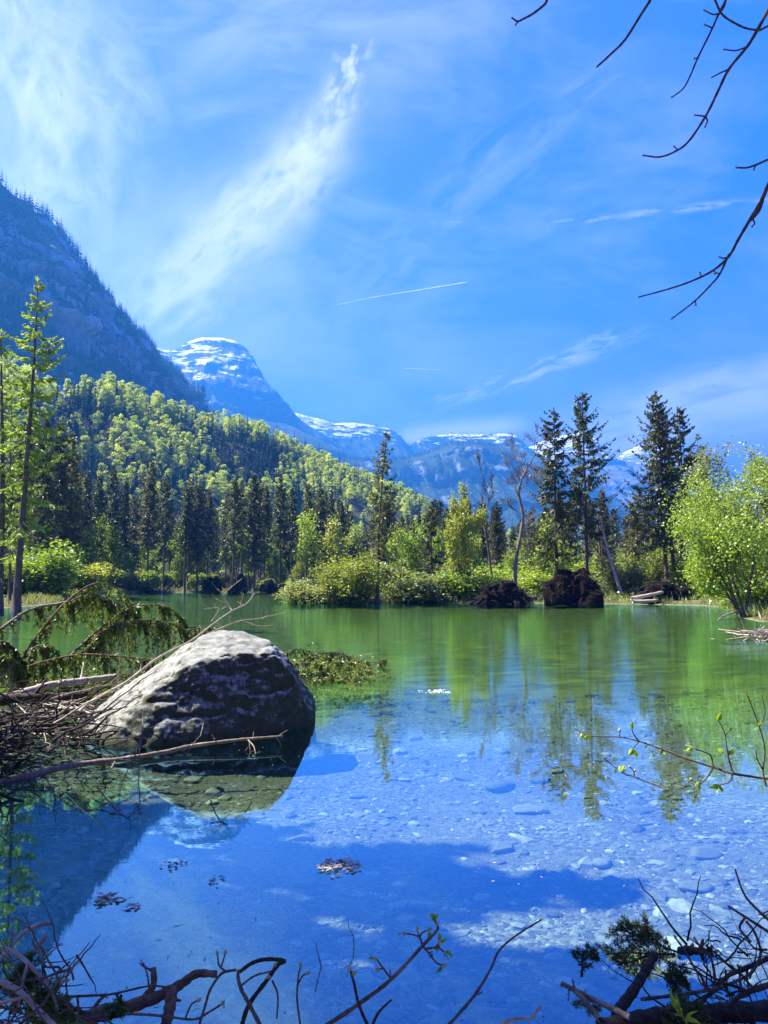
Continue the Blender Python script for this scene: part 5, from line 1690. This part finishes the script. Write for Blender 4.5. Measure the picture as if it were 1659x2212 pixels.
def leaf_cluster(parent, p, d, k, L, seed, W=0.5):
    r = np.random.default_rng(seed)
    mb = MB()
    for i in range(k):
        dd = unit(np.array(d) + rand_unit(r, 1)[0] * 0.75)
        s = unit(np.cross(dd, rand_unit(r, 1)[0])); nn = np.cross(s, dd)
        l = L * r.uniform(0.6, 1.2)
        t = np.linspace(0, 1, 8)
        wd = np.sin(t ** 0.8 * PI) * l * W * 0.5
        cen = dd * (t * l)[:, None] + nn * (-(t ** 2) * l * 0.35)[:, None]
        V = np.stack([cen - s * wd[:, None] + nn * (wd * 0.5)[:, None], cen, cen + s * wd[:, None] + nn * (wd * 0.5)[:, None]], 1).reshape(-1, 3)
        mb.add(V, grid_faces(8, 3), r.random())
    o = mb.build('leaf', M['leaf_near'], parent, True)
    o.location = p
    return o


def twig_thing(label, stems, material='twig', name='twig', cat='twig', buds=(), leavs=(), tips=True, bl=0.02, bw=0.008, seed=0):
    t = thing(name, label, cat)
    mb = MB()
    for k_, (p, r0, r1) in enumerate(stems):
        P, rr = strand(p, r0, r1, max(8, 5 * len(p)), 7, mb, 0.0, k_)
    mb.build('stem', M[material], t, True)
    for k_, (u, v, Y, u2, v2) in enumerate(buds):
        a = at(u, v, Y); b = at(u2, v2, Y)
        bud(t, a, unit(b - a), bl, bw)
    for k_, (u, v, Y, u2, v2, k, L) in enumerate(leavs):
        a = at(u, v, Y); b = at(u2, v2, Y)
        leaf_cluster(t, a, unit(b - a), k, L, seed * 31 + k_)
    return t


twig_thing('budding twig with small unfolding green leaves rising at bottom centre', [
    ([(690, 2225, 2.5), (770, 2172, 2.55), (845, 2115, 2.6), (913, 2043, 2.65), (943, 2011, 2.65), (945, 2000, 2.65), (938, 1986, 2.65)], 0.0075, 0.0035),
    ([(845, 2115, 2.6), (827, 2090, 2.6), (814, 2072, 2.6)], 0.004, 0.0025), ([(827, 2092, 2.6), (818, 2093, 2.6)], 0.003, 0.002), ([(845, 2115, 2.6), (842, 2094, 2.6)], 0.003, 0.002),
    ([(913, 2043, 2.65), (906, 2025, 2.66), (895, 2020, 2.66), (877, 2016, 2.66)], 0.004, 0.0025), ([(906, 2025, 2.66), (912, 2015, 2.66), (924, 2009, 2.67)], 0.0035, 0.002), ([(906, 2025, 2.66), (902, 2010, 2.66)], 0.003, 0.002),
    ([(913, 2043, 2.65), (925, 2058, 2.63), (942, 2079, 2.62), (956, 2085, 2.62)], 0.004, 0.0025), ([(920, 2050, 2.64), (945, 2047, 2.62), (959, 2056, 2.6)], 0.004, 0.0025), ([(940, 2048, 2.62), (948, 2036, 2.62)], 0.003, 0.002)],
    buds=[(814, 2074, 2.6, 806, 2068), (820, 2093, 2.6, 814, 2095), (902, 2011, 2.66, 901, 2004), (878, 2016, 2.66, 868, 2016), (924, 2009, 2.67, 934, 2004), (945, 2000, 2.65, 941, 1988), (948, 2038, 2.62, 950, 2028), (956, 2085, 2.62, 964, 2084)], bl=0.017, bw=0.009,
    leavs=[(939, 1988, 2.65, 932, 1970, 5, 0.032), (866, 2016, 2.66, 858, 2020, 3, 0.016), (806, 2068, 2.6, 798, 2072, 3, 0.014), (926, 2012, 2.67, 926, 2026, 2, 0.022), (948, 2032, 2.62, 956, 2024, 4, 0.03), (950, 2040, 2.62, 950, 2062, 3, 0.026),
           (960, 2056, 2.6, 974, 2054, 2, 0.028), (958, 2060, 2.6, 966, 2082, 2, 0.036), (944, 2048, 2.62, 944, 2070, 2, 0.026), (954, 2086, 2.62, 953, 2104, 2, 0.034)], seed=1, name='budding_twig')
twig_thing('smooth bare twig curving up to the right at bottom centre', [([(960, 2225, 2.45), (1024, 2151, 2.6), (1060, 2093, 2.7), (1078, 2054, 2.75), (1113, 2022, 2.8), (1167, 1988, 2.85)], 0.0055, 0.0028), ([(1026, 2150, 2.6), (1042, 2143, 2.6)], 0.0035, 0.002)], seed=2, buds=[(1166, 1989, 2.85, 1172, 1985)], bl=0.01, bw=0.006)
twig_thing('short orange-brown forked twig cut by the bottom edge, centre right', [([(1070, 2222, 2.4), (1095, 2206, 2.4), (1125, 2200, 2.42), (1150, 2202, 2.42)], 0.006, 0.004), ([(1146, 2202, 2.42), (1156, 2190, 2.42), (1168, 2174, 2.42)], 0.005, 0.004)], 'palewood', seed=3)
twig_thing('upright dark twig crossing the budding twig near the bottom', [([(800, 2225, 2.45), (785, 2195, 2.5), (773, 2162, 2.5), (765, 2125, 2.5), (757, 2097, 2.5)], 0.0055, 0.004)], 'darkwood', buds=[(757, 2098, 2.5, 755, 2085), (759, 2104, 2.5, 768, 2100)], bl=0.018, bw=0.008, seed=4)
twig_thing('small dark bent twig at the bottom between the budding twig and the bare twig', [([(800, 2225, 2.4), (815, 2192, 2.4), (828, 2176, 2.4), (846, 2160, 2.4)], 0.005, 0.003)], 'darkwood', seed=5)

# bottom left tangle
stick('broken_branch', 'thick broken mossy branch with pale splintered end at bottom left', 'branch', [(176, 2206, 3.3), (210, 2192, 3.3), (273, 2177, 3.35), (342, 2152, 3.4), (391, 2126, 3.45), (425, 2104, 3.5), (468, 2104, 3.5)], 0.034, 0.014, 'redbark', 36, 10, 4, 0.12, 61, 0.004, 0.3,
      [([(371, 2135, 3.42), (368, 2170, 3.35), (358, 2215, 3.3)], 0.026, 0.024), ([(300, 2168, 3.38), (318, 2148, 3.4), (332, 2125, 3.42), (331, 2090, 3.45)], 0.017, 0.013), ([(196, 2190, 3.32), (212, 2165, 3.34), (226, 2150, 3.35)], 0.010, 0.006)])
twig_thing('long thin horizontal twig crossing above the broken branch', [([(140, 2153, 3.2), (190, 2151, 3.2), (244, 2147, 3.2), (322, 2130, 3.2), (368, 2134, 3.2)], 0.0055, 0.0035), ([(250, 2146, 3.2), (262, 2165, 3.2), (285, 2176, 3.2)], 0.005, 0.003), ([(322, 2131, 3.2), (318, 2105, 3.2), (310, 2080, 3.2)], 0.004, 0.003)], 'twig', seed=6)
twig_thing('black arching twig rising right of the broken branch', [([(520, 2225, 2.9), (537, 2172, 2.95), (576, 2118, 3.0), (600, 2085, 3.0), (615, 2076, 3.0), (580, 2072, 3.0), (547, 2079, 3.0), (518, 2099, 3.0)], 0.009, 0.007)], 'darkwood', seed=7)
twig_thing('pale twig running down from the black arching twig', [([(516, 2096, 2.95), (514, 2110, 2.95), (520, 2135, 2.9), (537, 2167, 2.85), (566, 2222, 2.8)], 0.0065, 0.0075), ([(510, 2095, 2.95), (479, 2103, 2.95), (454, 2138, 2.9), (444, 2170, 2.9), (430, 2215, 2.85)], 0.005, 0.005), ([(490, 2100, 2.95), (474, 2086, 2.95), (470, 2062, 2.95)], 0.004, 0.003), ([(478, 2088, 2.95), (486, 2062, 2.95)], 0.0035, 0.003),
                                                                      ([(520, 2130, 2.9), (550, 2108, 2.9), (585, 2098, 2.9), (592, 2088, 2.9)], 0.004, 0.003), ([(588, 2118, 2.9), (600, 2150, 2.9), (598, 2200, 2.9)], 0.004, 0.003)], 'twig',
           buds=[(470, 2064, 2.95, 468, 2050), (486, 2063, 2.95, 488, 2050), (592, 2089, 2.9, 598, 2074), (575, 2112, 2.9, 592, 2108)], bl=0.02, bw=0.008, seed=8)
twig_thing('slim twig with two pale buds right of the black arching twig', [([(650, 2225, 2.8), (642, 2160, 2.85), (644, 2112, 2.85), (649, 2088, 2.85)], 0.004, 0.003), ([(643, 2128, 2.85), (652, 2110, 2.85), (660, 2104, 2.85)], 0.0035, 0.003)], 'twig', buds=[(649, 2090, 2.85, 650, 2072), (660, 2104, 2.85, 672, 2098)], bl=0.022, bw=0.008, seed=9)
twig_thing('low twig with pale buds crossing over the foot of the broken branch', [([(270, 2190, 3.0), (320, 2192, 2.95), (362, 2196, 2.9), (420, 2202, 2.85), (452, 2186, 2.85), (478, 2170, 2.85)], 0.005, 0.0035), ([(400, 2200, 2.86), (412, 2172, 2.86), (425, 2162, 2.86)], 0.004, 0.003)], 'twig', buds=[(478, 2171, 2.85, 486, 2160), (425, 2163, 2.86, 432, 2158), (300, 2191, 2.98, 286, 2186)], bl=0.022, bw=0.009, seed=10)
twig_thing('curved pale branch arching over the water at the left edge', [([(-10, 2085, 3.4), (20, 2050, 3.5), (44, 2020, 3.6), (83, 1998, 3.6), (112, 1994, 3.6)], 0.011, 0.010), ([(20, 2050, 3.5), (26, 2030, 3.5), (24, 2005, 3.5)], 0.005, 0.004), ([(60, 2070, 3.4), (85, 2040, 3.45), (100, 2022, 3.45)], 0.012, 0.009)], 'palewood', seed=11)
twig_thing('pale bowed branch running down through the tangle in the lower left corner', [([(-10, 2048, 3.1), (30, 2056, 3.1), (70, 2090, 3.05), (110, 2140, 3.0), (128, 2200, 2.95)], 0.009, 0.007), ([(-10, 2115, 3.0), (40, 2140, 2.95), (80, 2180, 2.9), (120, 2218, 2.85)], 0.012, 0.009), ([(60, 2082, 3.06), (50, 2120, 3.0), (40, 2175, 2.95)], 0.007, 0.005), ([(95, 2120, 3.02), (120, 2112, 3.02), (142, 2120, 3.0)], 0.005, 0.003), ([(-10, 2170, 2.9), (30, 2160, 2.9), (66, 2150, 2.9)], 0.007, 0.005)], 'palewood',
           buds=[(142, 2120, 3.0, 150, 2116), (66, 2150, 2.9, 76, 2146)], bl=0.02, bw=0.008, seed=12)
mb = MB(); r = np.random.default_rng(97); k = 70
s = np.array([at(u, v, Y) for u, v, Y in zip(r.uniform(-40, 170, k), r.uniform(2060, 2230, k), r.uniform(2.8, 3.5, k))])
d = rand_unit(r, k) * np.array([1, 0.6, 0.8])
Cc = s[:, None] + unit(d)[:, None] * (r.uniform(0.1, 0.35, k)[:, None] * q)[..., None]
for ax in range(3):
    Cc[:, :, ax] += np.cumsum(r.normal(0, 0.006, (k, 8)), 1)
tubes(mb, Cc, np.linspace(0.004, 0.0015, 8)[None] * r.uniform(0.6, 1.6, (k, 1)), 5, cap=False)
mb.build('brush_pile', M['twig'], None, True, label='tangle of fine grey twigs in the lower left corner', cat='brush pile')

mb = MB(); k = 46
s = np.array([at(u, v, Y) for u, v, Y in zip(r.uniform(1480, 1700, k), r.uniform(2030, 2225, k), r.uniform(2.9, 3.6, k))])
d = rand_unit(r, k) * np.array([1, 0.6, 0.7])
Cc = s[:, None] + unit(d)[:, None] * (r.uniform(0.12, 0.4, k)[:, None] * q)[..., None]
for ax in range(3):
    Cc[:, :, ax] += np.cumsum(r.normal(0, 0.007, (k, 8)), 1)
tubes(mb, Cc, np.linspace(0.0036, 0.0012, 8)[None] * r.uniform(0.6, 1.6, (k, 1)), 5, cap=False)
mb.build('brush_pile', M['darkwood'], None, True, label='tangle of fine dark twigs in the lower right corner', cat='brush pile')


def sprig(label, stems, seed, material='needle_near', per=240, L=0.024, W=0.0045, wood='darkwood', side=5, sl=0.12, droop=0.15, cat='spruce sprig'):
    r = np.random.default_rng(seed)
    t = thing('spruce_sprig', label, cat)
    wd, nd = MB(), MB()
    for p in stems:
        P, rr = strand(p, 0.006, 0.002, 16, 5, wd)
        curves = [P]
        for s_ in range(side):
            for sg in (-1, 1):
                j = int((s_ + 0.6 + r.random() * 0.4) / (side + 0.8) * 14) + 1
                td = unit(P[j] - P[j - 1])
                ax = unit(np.cross(td, np.array([0.2, -0.6, 0.8])))
                d = unit(td * 0.8 + ax * sg * 0.9)
                l = sl * r.uniform(0.6, 1.2) * (1.1 - 0.6 * j / 16)
                tt = np.linspace(0, 1, 16)[:, None]
                c = P[j] + d * tt * l + np.array([0, 0, -droop]) * l * tt ** 2
                tubes(wd, c, np.linspace(0.0025, 0.001, 16), 3, cap=False)
                curves.append(c)
        needles_on(nd, np.array(curves), per // 2, L, W, seed + len(curves), 0.05, 0.4)
    wd.build('stem', M[wood], t, True)
    nd.build('needles', M[material], t)
    return t


sprig('green spruce sprigs among the pale twigs in the lower left corner', [[(20, 2190, 3.0), (60, 2150, 3.05), (90, 2115, 3.1)], [(40, 2215, 2.9), (85, 2180, 2.95), (130, 2150, 3.0)], [(90, 2225, 2.9), (120, 2195, 2.95), (150, 2178, 3.0)], [(0, 2130, 3.1), (40, 2110, 3.1), (70, 2090, 3.15)]], 801)
sprig('short dark spruce sprig hanging by the broken branch at bottom left', [[(262, 2150, 3.2), (256, 2172, 3.15), (262, 2195, 3.1)]], 803, side=2, sl=0.06)
sprig('dark spruce branch tips lying in the water at lower right', [[(1470, 2060, 4.0), (1420, 2040, 4.05), (1370, 2020, 4.1), (1318, 1998, 4.15)], [(1460, 2062, 3.9), (1400, 2060, 3.95), (1340, 2058, 4.0), (1290, 2066, 4.05)], [(1440, 2052, 4.0), (1410, 2025, 4.1), (1392, 2000, 4.1)], [(1420, 2058, 3.9), (1370, 2075, 3.9), (1330, 2085, 3.95)], [(1400, 2045, 4.0), (1366, 2010, 4.1), (1362, 1994, 4.15)]], 805, 'needle', per=150, side=6, sl=0.13)
sprig('small upright dark spruce tip left of the lower right sprigs', [[(1256, 2110, 3.7), (1258, 2075, 3.75), (1248, 2048, 3.8)], [(1258, 2076, 3.75), (1275, 2062, 3.75), (1290, 2062, 3.75)]], 807, 'needle', per=160, side=2, sl=0.05)
sprig('dark spruce sprig half sunk in the water right of the thick upright stub', [[(1430, 2100, 3.6), (1450, 2115, 3.6), (1468, 2135, 3.6)], [(1440, 2105, 3.6), (1462, 2100, 3.65), (1480, 2110, 3.65)]], 809, 'needle', per=200, side=4, sl=0.09)
sprig('dull green spruce sprig under the bright leaf sprout at the bottom right', [[(1420, 2190, 3.0), (1450, 2200, 3.0), (1500, 2215, 2.95)], [(1430, 2185, 3.0), (1480, 2180, 3.0), (1530, 2190, 3.0)]], 811, 'needle', per=200, side=4, sl=0.09)

# bottom right fallen wood
stick('fallen_log', 'dark wet log along the bottom right edge', 'log', [(1300, 2222, 3.2), (1429, 2196, 3.3), (1534, 2190, 3.35), (1690, 2182, 3.4)], 0.036, 0.040, 'darkwood', 30, 10, 4, 0.15, 71, 0.004)
stick('broken_stub', 'thick dark broken stub rising from the log at lower right', 'branch', [(1330, 2205, 3.25), (1340, 2180, 3.3), (1359, 2152, 3.35), (1387, 2110, 3.45), (1402, 2085, 3.5), (1417, 2060, 3.55)], 0.026, 0.017, 'darkwood', 26, 9, 3, 0.1, 72, 0.003)
stick('dead_branch', 'forked dark branch pointing left from the lower right log', 'branch', [(1360, 2198, 3.2), (1330, 2182, 3.25), (1296, 2166, 3.3), (1254, 2145, 3.35), (1213, 2124, 3.4)], 0.013, 0.010, 'deadwood', 24, 8, 4, 0.1, 73, 0.003, 0.0, [([(1240, 2138, 3.35), (1262, 2160, 3.3), (1285, 2190, 3.25), (1310, 2220, 3.2)], 0.011, 0.012)])
twig_thing('long arching twig bowing over the lower right corner', [([(1612, 1990, 3.2), (1628, 2010, 3.2), (1640, 2040, 3.2), (1642, 2065, 3.2), (1621, 2103, 3.2), (1569, 2128, 3.15), (1534, 2138, 3.1), (1464, 2149, 3.1), (1384, 2159, 3.1)], 0.005, 0.007), ([(1534, 2138, 3.1), (1515, 2125, 3.1), (1505, 2100, 3.1)], 0.004, 0.003), ([(1464, 2149, 3.1), (1488, 2185, 3.1), (1500, 2210, 3.1)], 0.004, 0.003)], 'twig', seed=13)
twig_thing('dark branch entering from the right edge above the log', [([(1680, 2122, 3.0), (1617, 2142, 3.0), (1600, 2150, 3.0), (1575, 2175, 3.0)], 0.012, 0.008), ([(1617, 2142, 3.0), (1580, 2128, 3.0), (1545, 2122, 3.0)], 0.007, 0.005)], 'darkwood', seed=14)
twig_thing('upright budded twig standing in the water right of the spruce branch tips, left of two', [([(1522, 2128, 3.2), (1515, 2110, 3.2), (1499, 2089, 3.2), (1480, 2055, 3.2), (1460, 2027, 3.2)], 0.006, 0.004)], 'twig', buds=[(1461, 2029, 3.2, 1454, 2016)], bl=0.02, bw=0.008, seed=15)
twig_thing('upright budded twig with a side bud at lower right, right of two', [([(1545, 2128, 3.2), (1542, 2095, 3.2), (1534, 2068, 3.2), (1515, 2048, 3.2), (1502, 2030, 3.2)], 0.006, 0.004), ([(1534, 2068, 3.2), (1545, 2056, 3.2)], 0.004, 0.003)], 'twig', buds=[(1503, 2032, 3.2, 1496, 2018), (1545, 2057, 3.2, 1552, 2052)], bl=0.02, bw=0.008, seed=15)
twig_thing('short straight peg of a twig under the long arching twig', [([(1600, 2130, 3.2), (1598, 2105, 3.2), (1600, 2085, 3.2)], 0.006, 0.004)], 'twig', seed=15)
stick('floating_bark', 'dark lump of wet bark floating right of the spruce branch tips', 'bark', [(1465, 2062, 4.05), (1485, 2058, 4.05), (1510, 2062, 4.05), (1530, 2066, 4.05)], 0.03, 0.035, 'darkwood', 14, 9, 5, 0.1, 74, 0.01)
stick('dead_branch', 'tangled dark branch behind the arching twig at the right edge', 'branch', [(1680, 2060, 3.6), (1620, 2090, 3.55), (1570, 2110, 3.5), (1530, 2150, 3.4), (1500, 2180, 3.35)], 0.012, 0.008, 'darkwood', 24, 7, 12, 0.22, 75, 0.01)
sp = thing('leaf_sprout', 'bright green leaf sprout lit by the sun at the bottom right', 'sprout')
mb = MB(); strand([(1490, 2230, 2.5), (1478, 2200, 2.5), (1455, 2168, 2.5)], 0.003, 0.002, 12, 6, mb)
mb.build('stem', M['leaf_near'], sp, True)
for k_, (a, b, k, L) in enumerate([((1455, 2170), (1440, 2135), 3, 0.055), ((1462, 2180), (1450, 2160), 2, 0.05), ((1470, 2190), (1482, 2160), 3, 0.05), ((1482, 2205), (1498, 2190), 3, 0.045), ((1478, 2200), (1462, 2185), 2, 0.04)]):
    p0 = at(*a, 2.5); leaf_cluster(sp, p0, unit(at(*b, 2.5) - p0), k, L, 950 + k_, 0.42)

# budding twigs reaching in from the right
twig_thing('long budding twig reaching in from the right edge over the spruce reflections', [
    ([(1690, 1686, 4.6), (1652, 1681, 4.6), (1583, 1671, 4.65), (1541, 1657, 4.7), (1481, 1638, 4.75), (1429, 1618, 4.8), (1380, 1601, 4.85), (1338, 1592, 4.9), (1275, 1589, 4.95), (1240, 1573, 5.0)], 0.009, 0.003),
    ([(1338, 1592, 4.9), (1339, 1580, 4.9)], 0.004, 0.003), ([(1380, 1601, 4.85), (1370, 1588, 4.85), (1364, 1574, 4.85)], 0.005, 0.003), ([(1380, 1602, 4.85), (1367, 1617, 4.85)], 0.004, 0.003), ([(1429, 1618, 4.8), (1415, 1629, 4.8)], 0.004, 0.003),
    ([(1541, 1657, 4.7), (1535, 1632, 4.7), (1520, 1624, 4.7), (1498, 1616, 4.7)], 0.006, 0.003), ([(1541, 1657, 4.7), (1527, 1680, 4.7), (1512, 1692, 4.7), (1496, 1686, 4.7)], 0.006, 0.003),
    ([(1583, 1671, 4.65), (1572, 1629, 4.65), (1565, 1583, 4.65), (1551, 1555, 4.65)], 0.006, 0.003), ([(1583, 1672, 4.65), (1576, 1688, 4.65), (1556, 1696, 4.65)], 0.006, 0.003), ([(1566, 1590, 4.65), (1574, 1578, 4.65)], 0.004, 0.003)],
    buds=[(1339, 1581, 4.9, 1338, 1574), (1496, 1686, 4.7, 1490, 1680)], bl=0.025, bw=0.012, seed=16, name='budding_twig',
    leavs=[(1256, 1583, 4.95, 1254, 1592, 3, 0.045), (1270, 1588, 4.95, 1268, 1596, 3, 0.05), (1366, 1618, 4.85, 1364, 1628, 4, 0.06), (1414, 1629, 4.8, 1410, 1636, 3, 0.05), (1430, 1618, 4.8, 1430, 1630, 3, 0.05), (1402, 1612, 4.82, 1398, 1620, 2, 0.045), (1496, 1616, 4.7, 1488, 1614, 3, 0.05), (1364, 1574, 4.85, 1362, 1566, 2, 0.05), (1512, 1692, 4.7, 1506, 1700, 3, 0.05), (1556, 1696, 4.65, 1552, 1706, 4, 0.06), (1551, 1556, 4.65, 1548, 1546, 3, 0.05), (1574, 1578, 4.65, 1580, 1574, 2, 0.05), (1572, 1629, 4.65, 1578, 1624, 3, 0.05), (1563, 1628, 4.65, 1556, 1624, 3, 0.05)])
twig_thing('small budding twig tip above the pale slabs left of the long budding twig', [([(1440, 1705, 4.4), (1370, 1678, 4.5), (1350, 1672, 4.55), (1322, 1652, 4.6), (1302, 1637, 4.6)], 0.0045, 0.003), ([(1370, 1678, 4.5), (1369, 1666, 4.5), (1362, 1658, 4.5)], 0.004, 0.003)], buds=[(1362, 1659, 4.5, 1358, 1654), (1369, 1667, 4.5, 1374, 1660)], leavs=[(1342, 1668, 4.55, 1344, 1656, 3, 0.05), (1330, 1660, 4.58, 1326, 1668, 2, 0.04)], bl=0.02, bw=0.01, seed=17, name='budding_twig')
twig_thing('upright twig at the right edge crossing the long budding twig', [([(1655, 1700, 4.2), (1648, 1664, 4.2), (1652, 1620, 4.2), (1640, 1570, 4.2), (1610, 1490, 4.2)], 0.006, 0.003), ([(1648, 1664, 4.2), (1636, 1640, 4.2), (1632, 1620, 4.2)], 0.004, 0.003), ([(1640, 1570, 4.2), (1652, 1540, 4.2), (1645, 1500, 4.2)], 0.004, 0.003)], leavs=[(1636, 1640, 4.2, 1630, 1630, 2, 0.04), (1640, 1568, 4.2, 1634, 1556, 3, 0.04), (1622, 1520, 4.2, 1614, 1512, 2, 0.04)], seed=18, name='budding_twig')
twig_thing('pale twig slanting down to the right edge over the sunlit shallows', [([(1588, 1878, 3.6), (1603, 1922, 3.5), (1624, 1953, 3.45), (1680, 2006, 3.4)], 0.004, 0.0065)], 'twig', seed=19)
twig_thing('second slanting twig with a side shoot low at the right edge', [([(1572, 1957, 3.4), (1610, 1981, 3.35), (1680, 2026, 3.3)], 0.004, 0.0075), ([(1610, 1981, 3.35), (1598, 2005, 3.35), (1622, 2035, 3.3)], 0.005, 0.006), ([(1640, 1976, 3.35), (1660, 1968, 3.35)], 0.004, 0.003)], 'twig', leavs=[(1650, 1985, 3.35, 1658, 1975, 3, 0.03)], seed=20, name='budding_twig')

# bare twigs hanging in from above
def hang(label, stems, seed, Y=3.1):
    return twig_thing(label, [([(u, v, Y) for u, v in p], a, b) for p, a, b in stems], 'twig', 'overhanging_twig', 'twig', seed=seed, buds=[(p[-1][0], p[-1][1], Y, p[-1][0] * 2 - p[-2][0], p[-1][1] * 2 - p[-2][1]) for p, a, b in stems], bl=0.010, bw=0.007)


hang('short bare twig with a forked tip at the top edge, leftmost of the overhanging twigs', [([(1200, -40), (1182, 0), (1175, 11), (1152, 29), (1130, 41), (1118, 46), (1108, 40)], 0.0065, 0.004), ([(1120, 45), (1115, 52)], 0.004, 0.003)], 21)
hang('single straight bare twig hanging from the top edge, without side shoots', [([(1420, -40), (1407, -4), (1385, 31), (1350, 86), (1316, 120), (1291, 143)], 0.0072, 0.0045)], 22)
hang('slim bare twig with two short side shoots, left of the longest overhanging twig', [([(1585, -45), (1570, -4), (1554, 27), (1537, 65), (1507, 126), (1491, 164), (1476, 191), (1453, 209)], 0.006, 0.003), ([(1554, 29), (1540, 31), (1523, 23)], 0.004, 0.003), ([(1538, 60), (1524, 54)], 0.0035, 0.003), ([(1508, 124), (1502, 126)], 0.003, 0.0025), ([(1573, -30), (1566, 10), (1554, 30)], 0.004, 0.004)], 23)
hang('longest bare branched twig hanging from the upper right, ending in a horizontal tip', [([(1690, -40), (1663, 15), (1636, 65), (1614, 101), (1575, 149), (1552, 195), (1526, 248), (1488, 305), (1457, 328), (1425, 339), (1392, 336)], 0.0085, 0.0035), ([(1614, 101), (1590, 109), (1566, 107)], 0.004, 0.003), ([(1576, 149), (1557, 157), (1540, 166)], 0.004, 0.003), ([(1526, 252), (1515, 250), (1503, 249)], 0.004, 0.003), ([(1525, 252), (1528, 262), (1524, 272)], 0.004, 0.003), ([(1465, 324), (1458, 318)], 0.003, 0.0025), ([(1675, 50), (1660, 56), (1640, 66)], 0.005, 0.005)], 24)
hang('dark twig looping from the top edge across to the longest twig', [([(1530, -35), (1543, -4), (1560, 31), (1591, 52), (1615, 62), (1636, 65)], 0.005, 0.0045)], 25)
hang('small pale twig tip poking in from the right edge', [([(1690, 335), (1659, 345), (1636, 355), (1614, 362), (1593, 362)], 0.0055, 0.004), ([(1632, 356), (1629, 365)], 0.0035, 0.003)], 26)
hang('dark twig splitting into two long shoots, lowest of the overhanging twigs', [([(1690, 340), (1661, 397), (1644, 435), (1621, 473), (1594, 519), (1575, 553), (1541, 584), (1495, 607), (1442, 625), (1383, 641)], 0.0095, 0.003), ([(1575, 549), (1554, 593), (1533, 618), (1499, 652), (1453, 687)], 0.005, 0.003), ([(1572, 556), (1562, 558), (1556, 556)], 0.004, 0.003), ([(1650, 425), (1640, 455), (1622, 476)], 0.006, 0.006), ([(1626, 472), (1630, 482), (1626, 488)], 0.004, 0.003), ([(1553, 590), (1546, 591)], 0.003, 0.0025), ([(1541, 584), (1545, 588)], 0.003, 0.0025), ([(1515, 597), (1513, 591)], 0.003, 0.0025), ([(1502, 648), (1503, 657)], 0.003, 0.0025)], 27)

# ================================================================== SHADE TREES OF THE NEAR BANK (left of the picture)
plant('spruce_tree', spruce_meshes(12.2, 0.36, 2.0, 181, dens=1.15, nt=14, tw=0.20, deadn=0), 'bank spruce whose shade falls on the water before the boulder', 'tree', (-7.9, 8.5, 0.2), 0)
plant('spruce_tree', spruce_meshes(13.6, 0.24, 1.7, 183, dens=1.3, nt=14, tw=0.22, deadn=0), 'bank spruce whose shade falls on the bottom left branches', 'tree', (-8.2, 6.9, 0.2), 0)
plant('spruce_tree', spruce_meshes(20, 0.25, 2.1, 185, dens=1.3, nt=14, tw=0.22, deadn=0), 'bank spruce whose shade falls along the bottom of the pond', 'tree', (-10.2, 6.7, 0.3), 0)

# unseen wood added on the viewer's own bank to block sky light from behind
for i in range(26):
    a = r.uniform(-1, 1) * 1.9 + PI
    rad_ = r.uniform(5, 26)
    x, y = math.sin(a) * rad_, math.cos(a) * rad_ - 1.0
    s_ = r.uniform(0.75, 1.05)
    plant('spruce_tree', SPR[i % 7], 'tall unseen spruce added on the near bank behind the viewer to block sky light', 'tree', (x, y, 0.2), r.random() * 6.28, 'unseen spruces added on the near bank', (s_, s_, s_))

# ================================================================== CONTRAILS
M['contrail'] = mat('contrail_ice', lambda n: n.n('ShaderNodeMixShader', {0: 0.6, 1: n.n('ShaderNodeBsdfDiffuse', {'Color': (0.95, 0.95, 0.95, 1)}).outputs[0], 2: n.n('ShaderNodeBsdfTranslucent', {'Color': (0.95, 0.95, 0.95, 1)}).outputs[0]}).outputs[0])
for (p, w0, w1, lab) in [([(722, 660, 12000), (800, 643, 12000), (900, 627, 12000), (1010, 609, 12000)], 2, 7, 'long thin white contrail high above the pond'), ([(947, 799, 14000), (910, 797, 14000), (874, 795.5, 14000)], 2, 6, 'short faint contrail low over the mountain ridge')]:
    mb = MB(); strand(p, w0, w1, 20, 8, mb)
    mb.build('contrail', M['contrail'], None, True, label=lab, cat='contrail')

# ================================================================== HAZE
def f_haze(n):
    v = n.n('ShaderNodeVolumePrincipled', {'Color': (0.05, 0.32, 1.0, 1), 'Density': 0.00019, 'Anisotropy': 0.25})
    return {'Volume': v.outputs[0]}


M['haze'] = mat('valley_haze', f_haze)
x0, x1, y0, y1, z0, z1 = -8500, 8500, -55, 8400, -8.5, 1900
V = [(x, y, z) for x in (x0, x1) for y in (y0, y1) for z in (z0, z1)]
mb = MB()
mb.add(V, [(0, 1, 3, 2), (4, 6, 7, 5), (0, 4, 5, 1), (2, 3, 7, 6), (0, 2, 6, 4), (1, 5, 7, 3)])
mb.build('haze', M['haze'], None, kind='stuff')
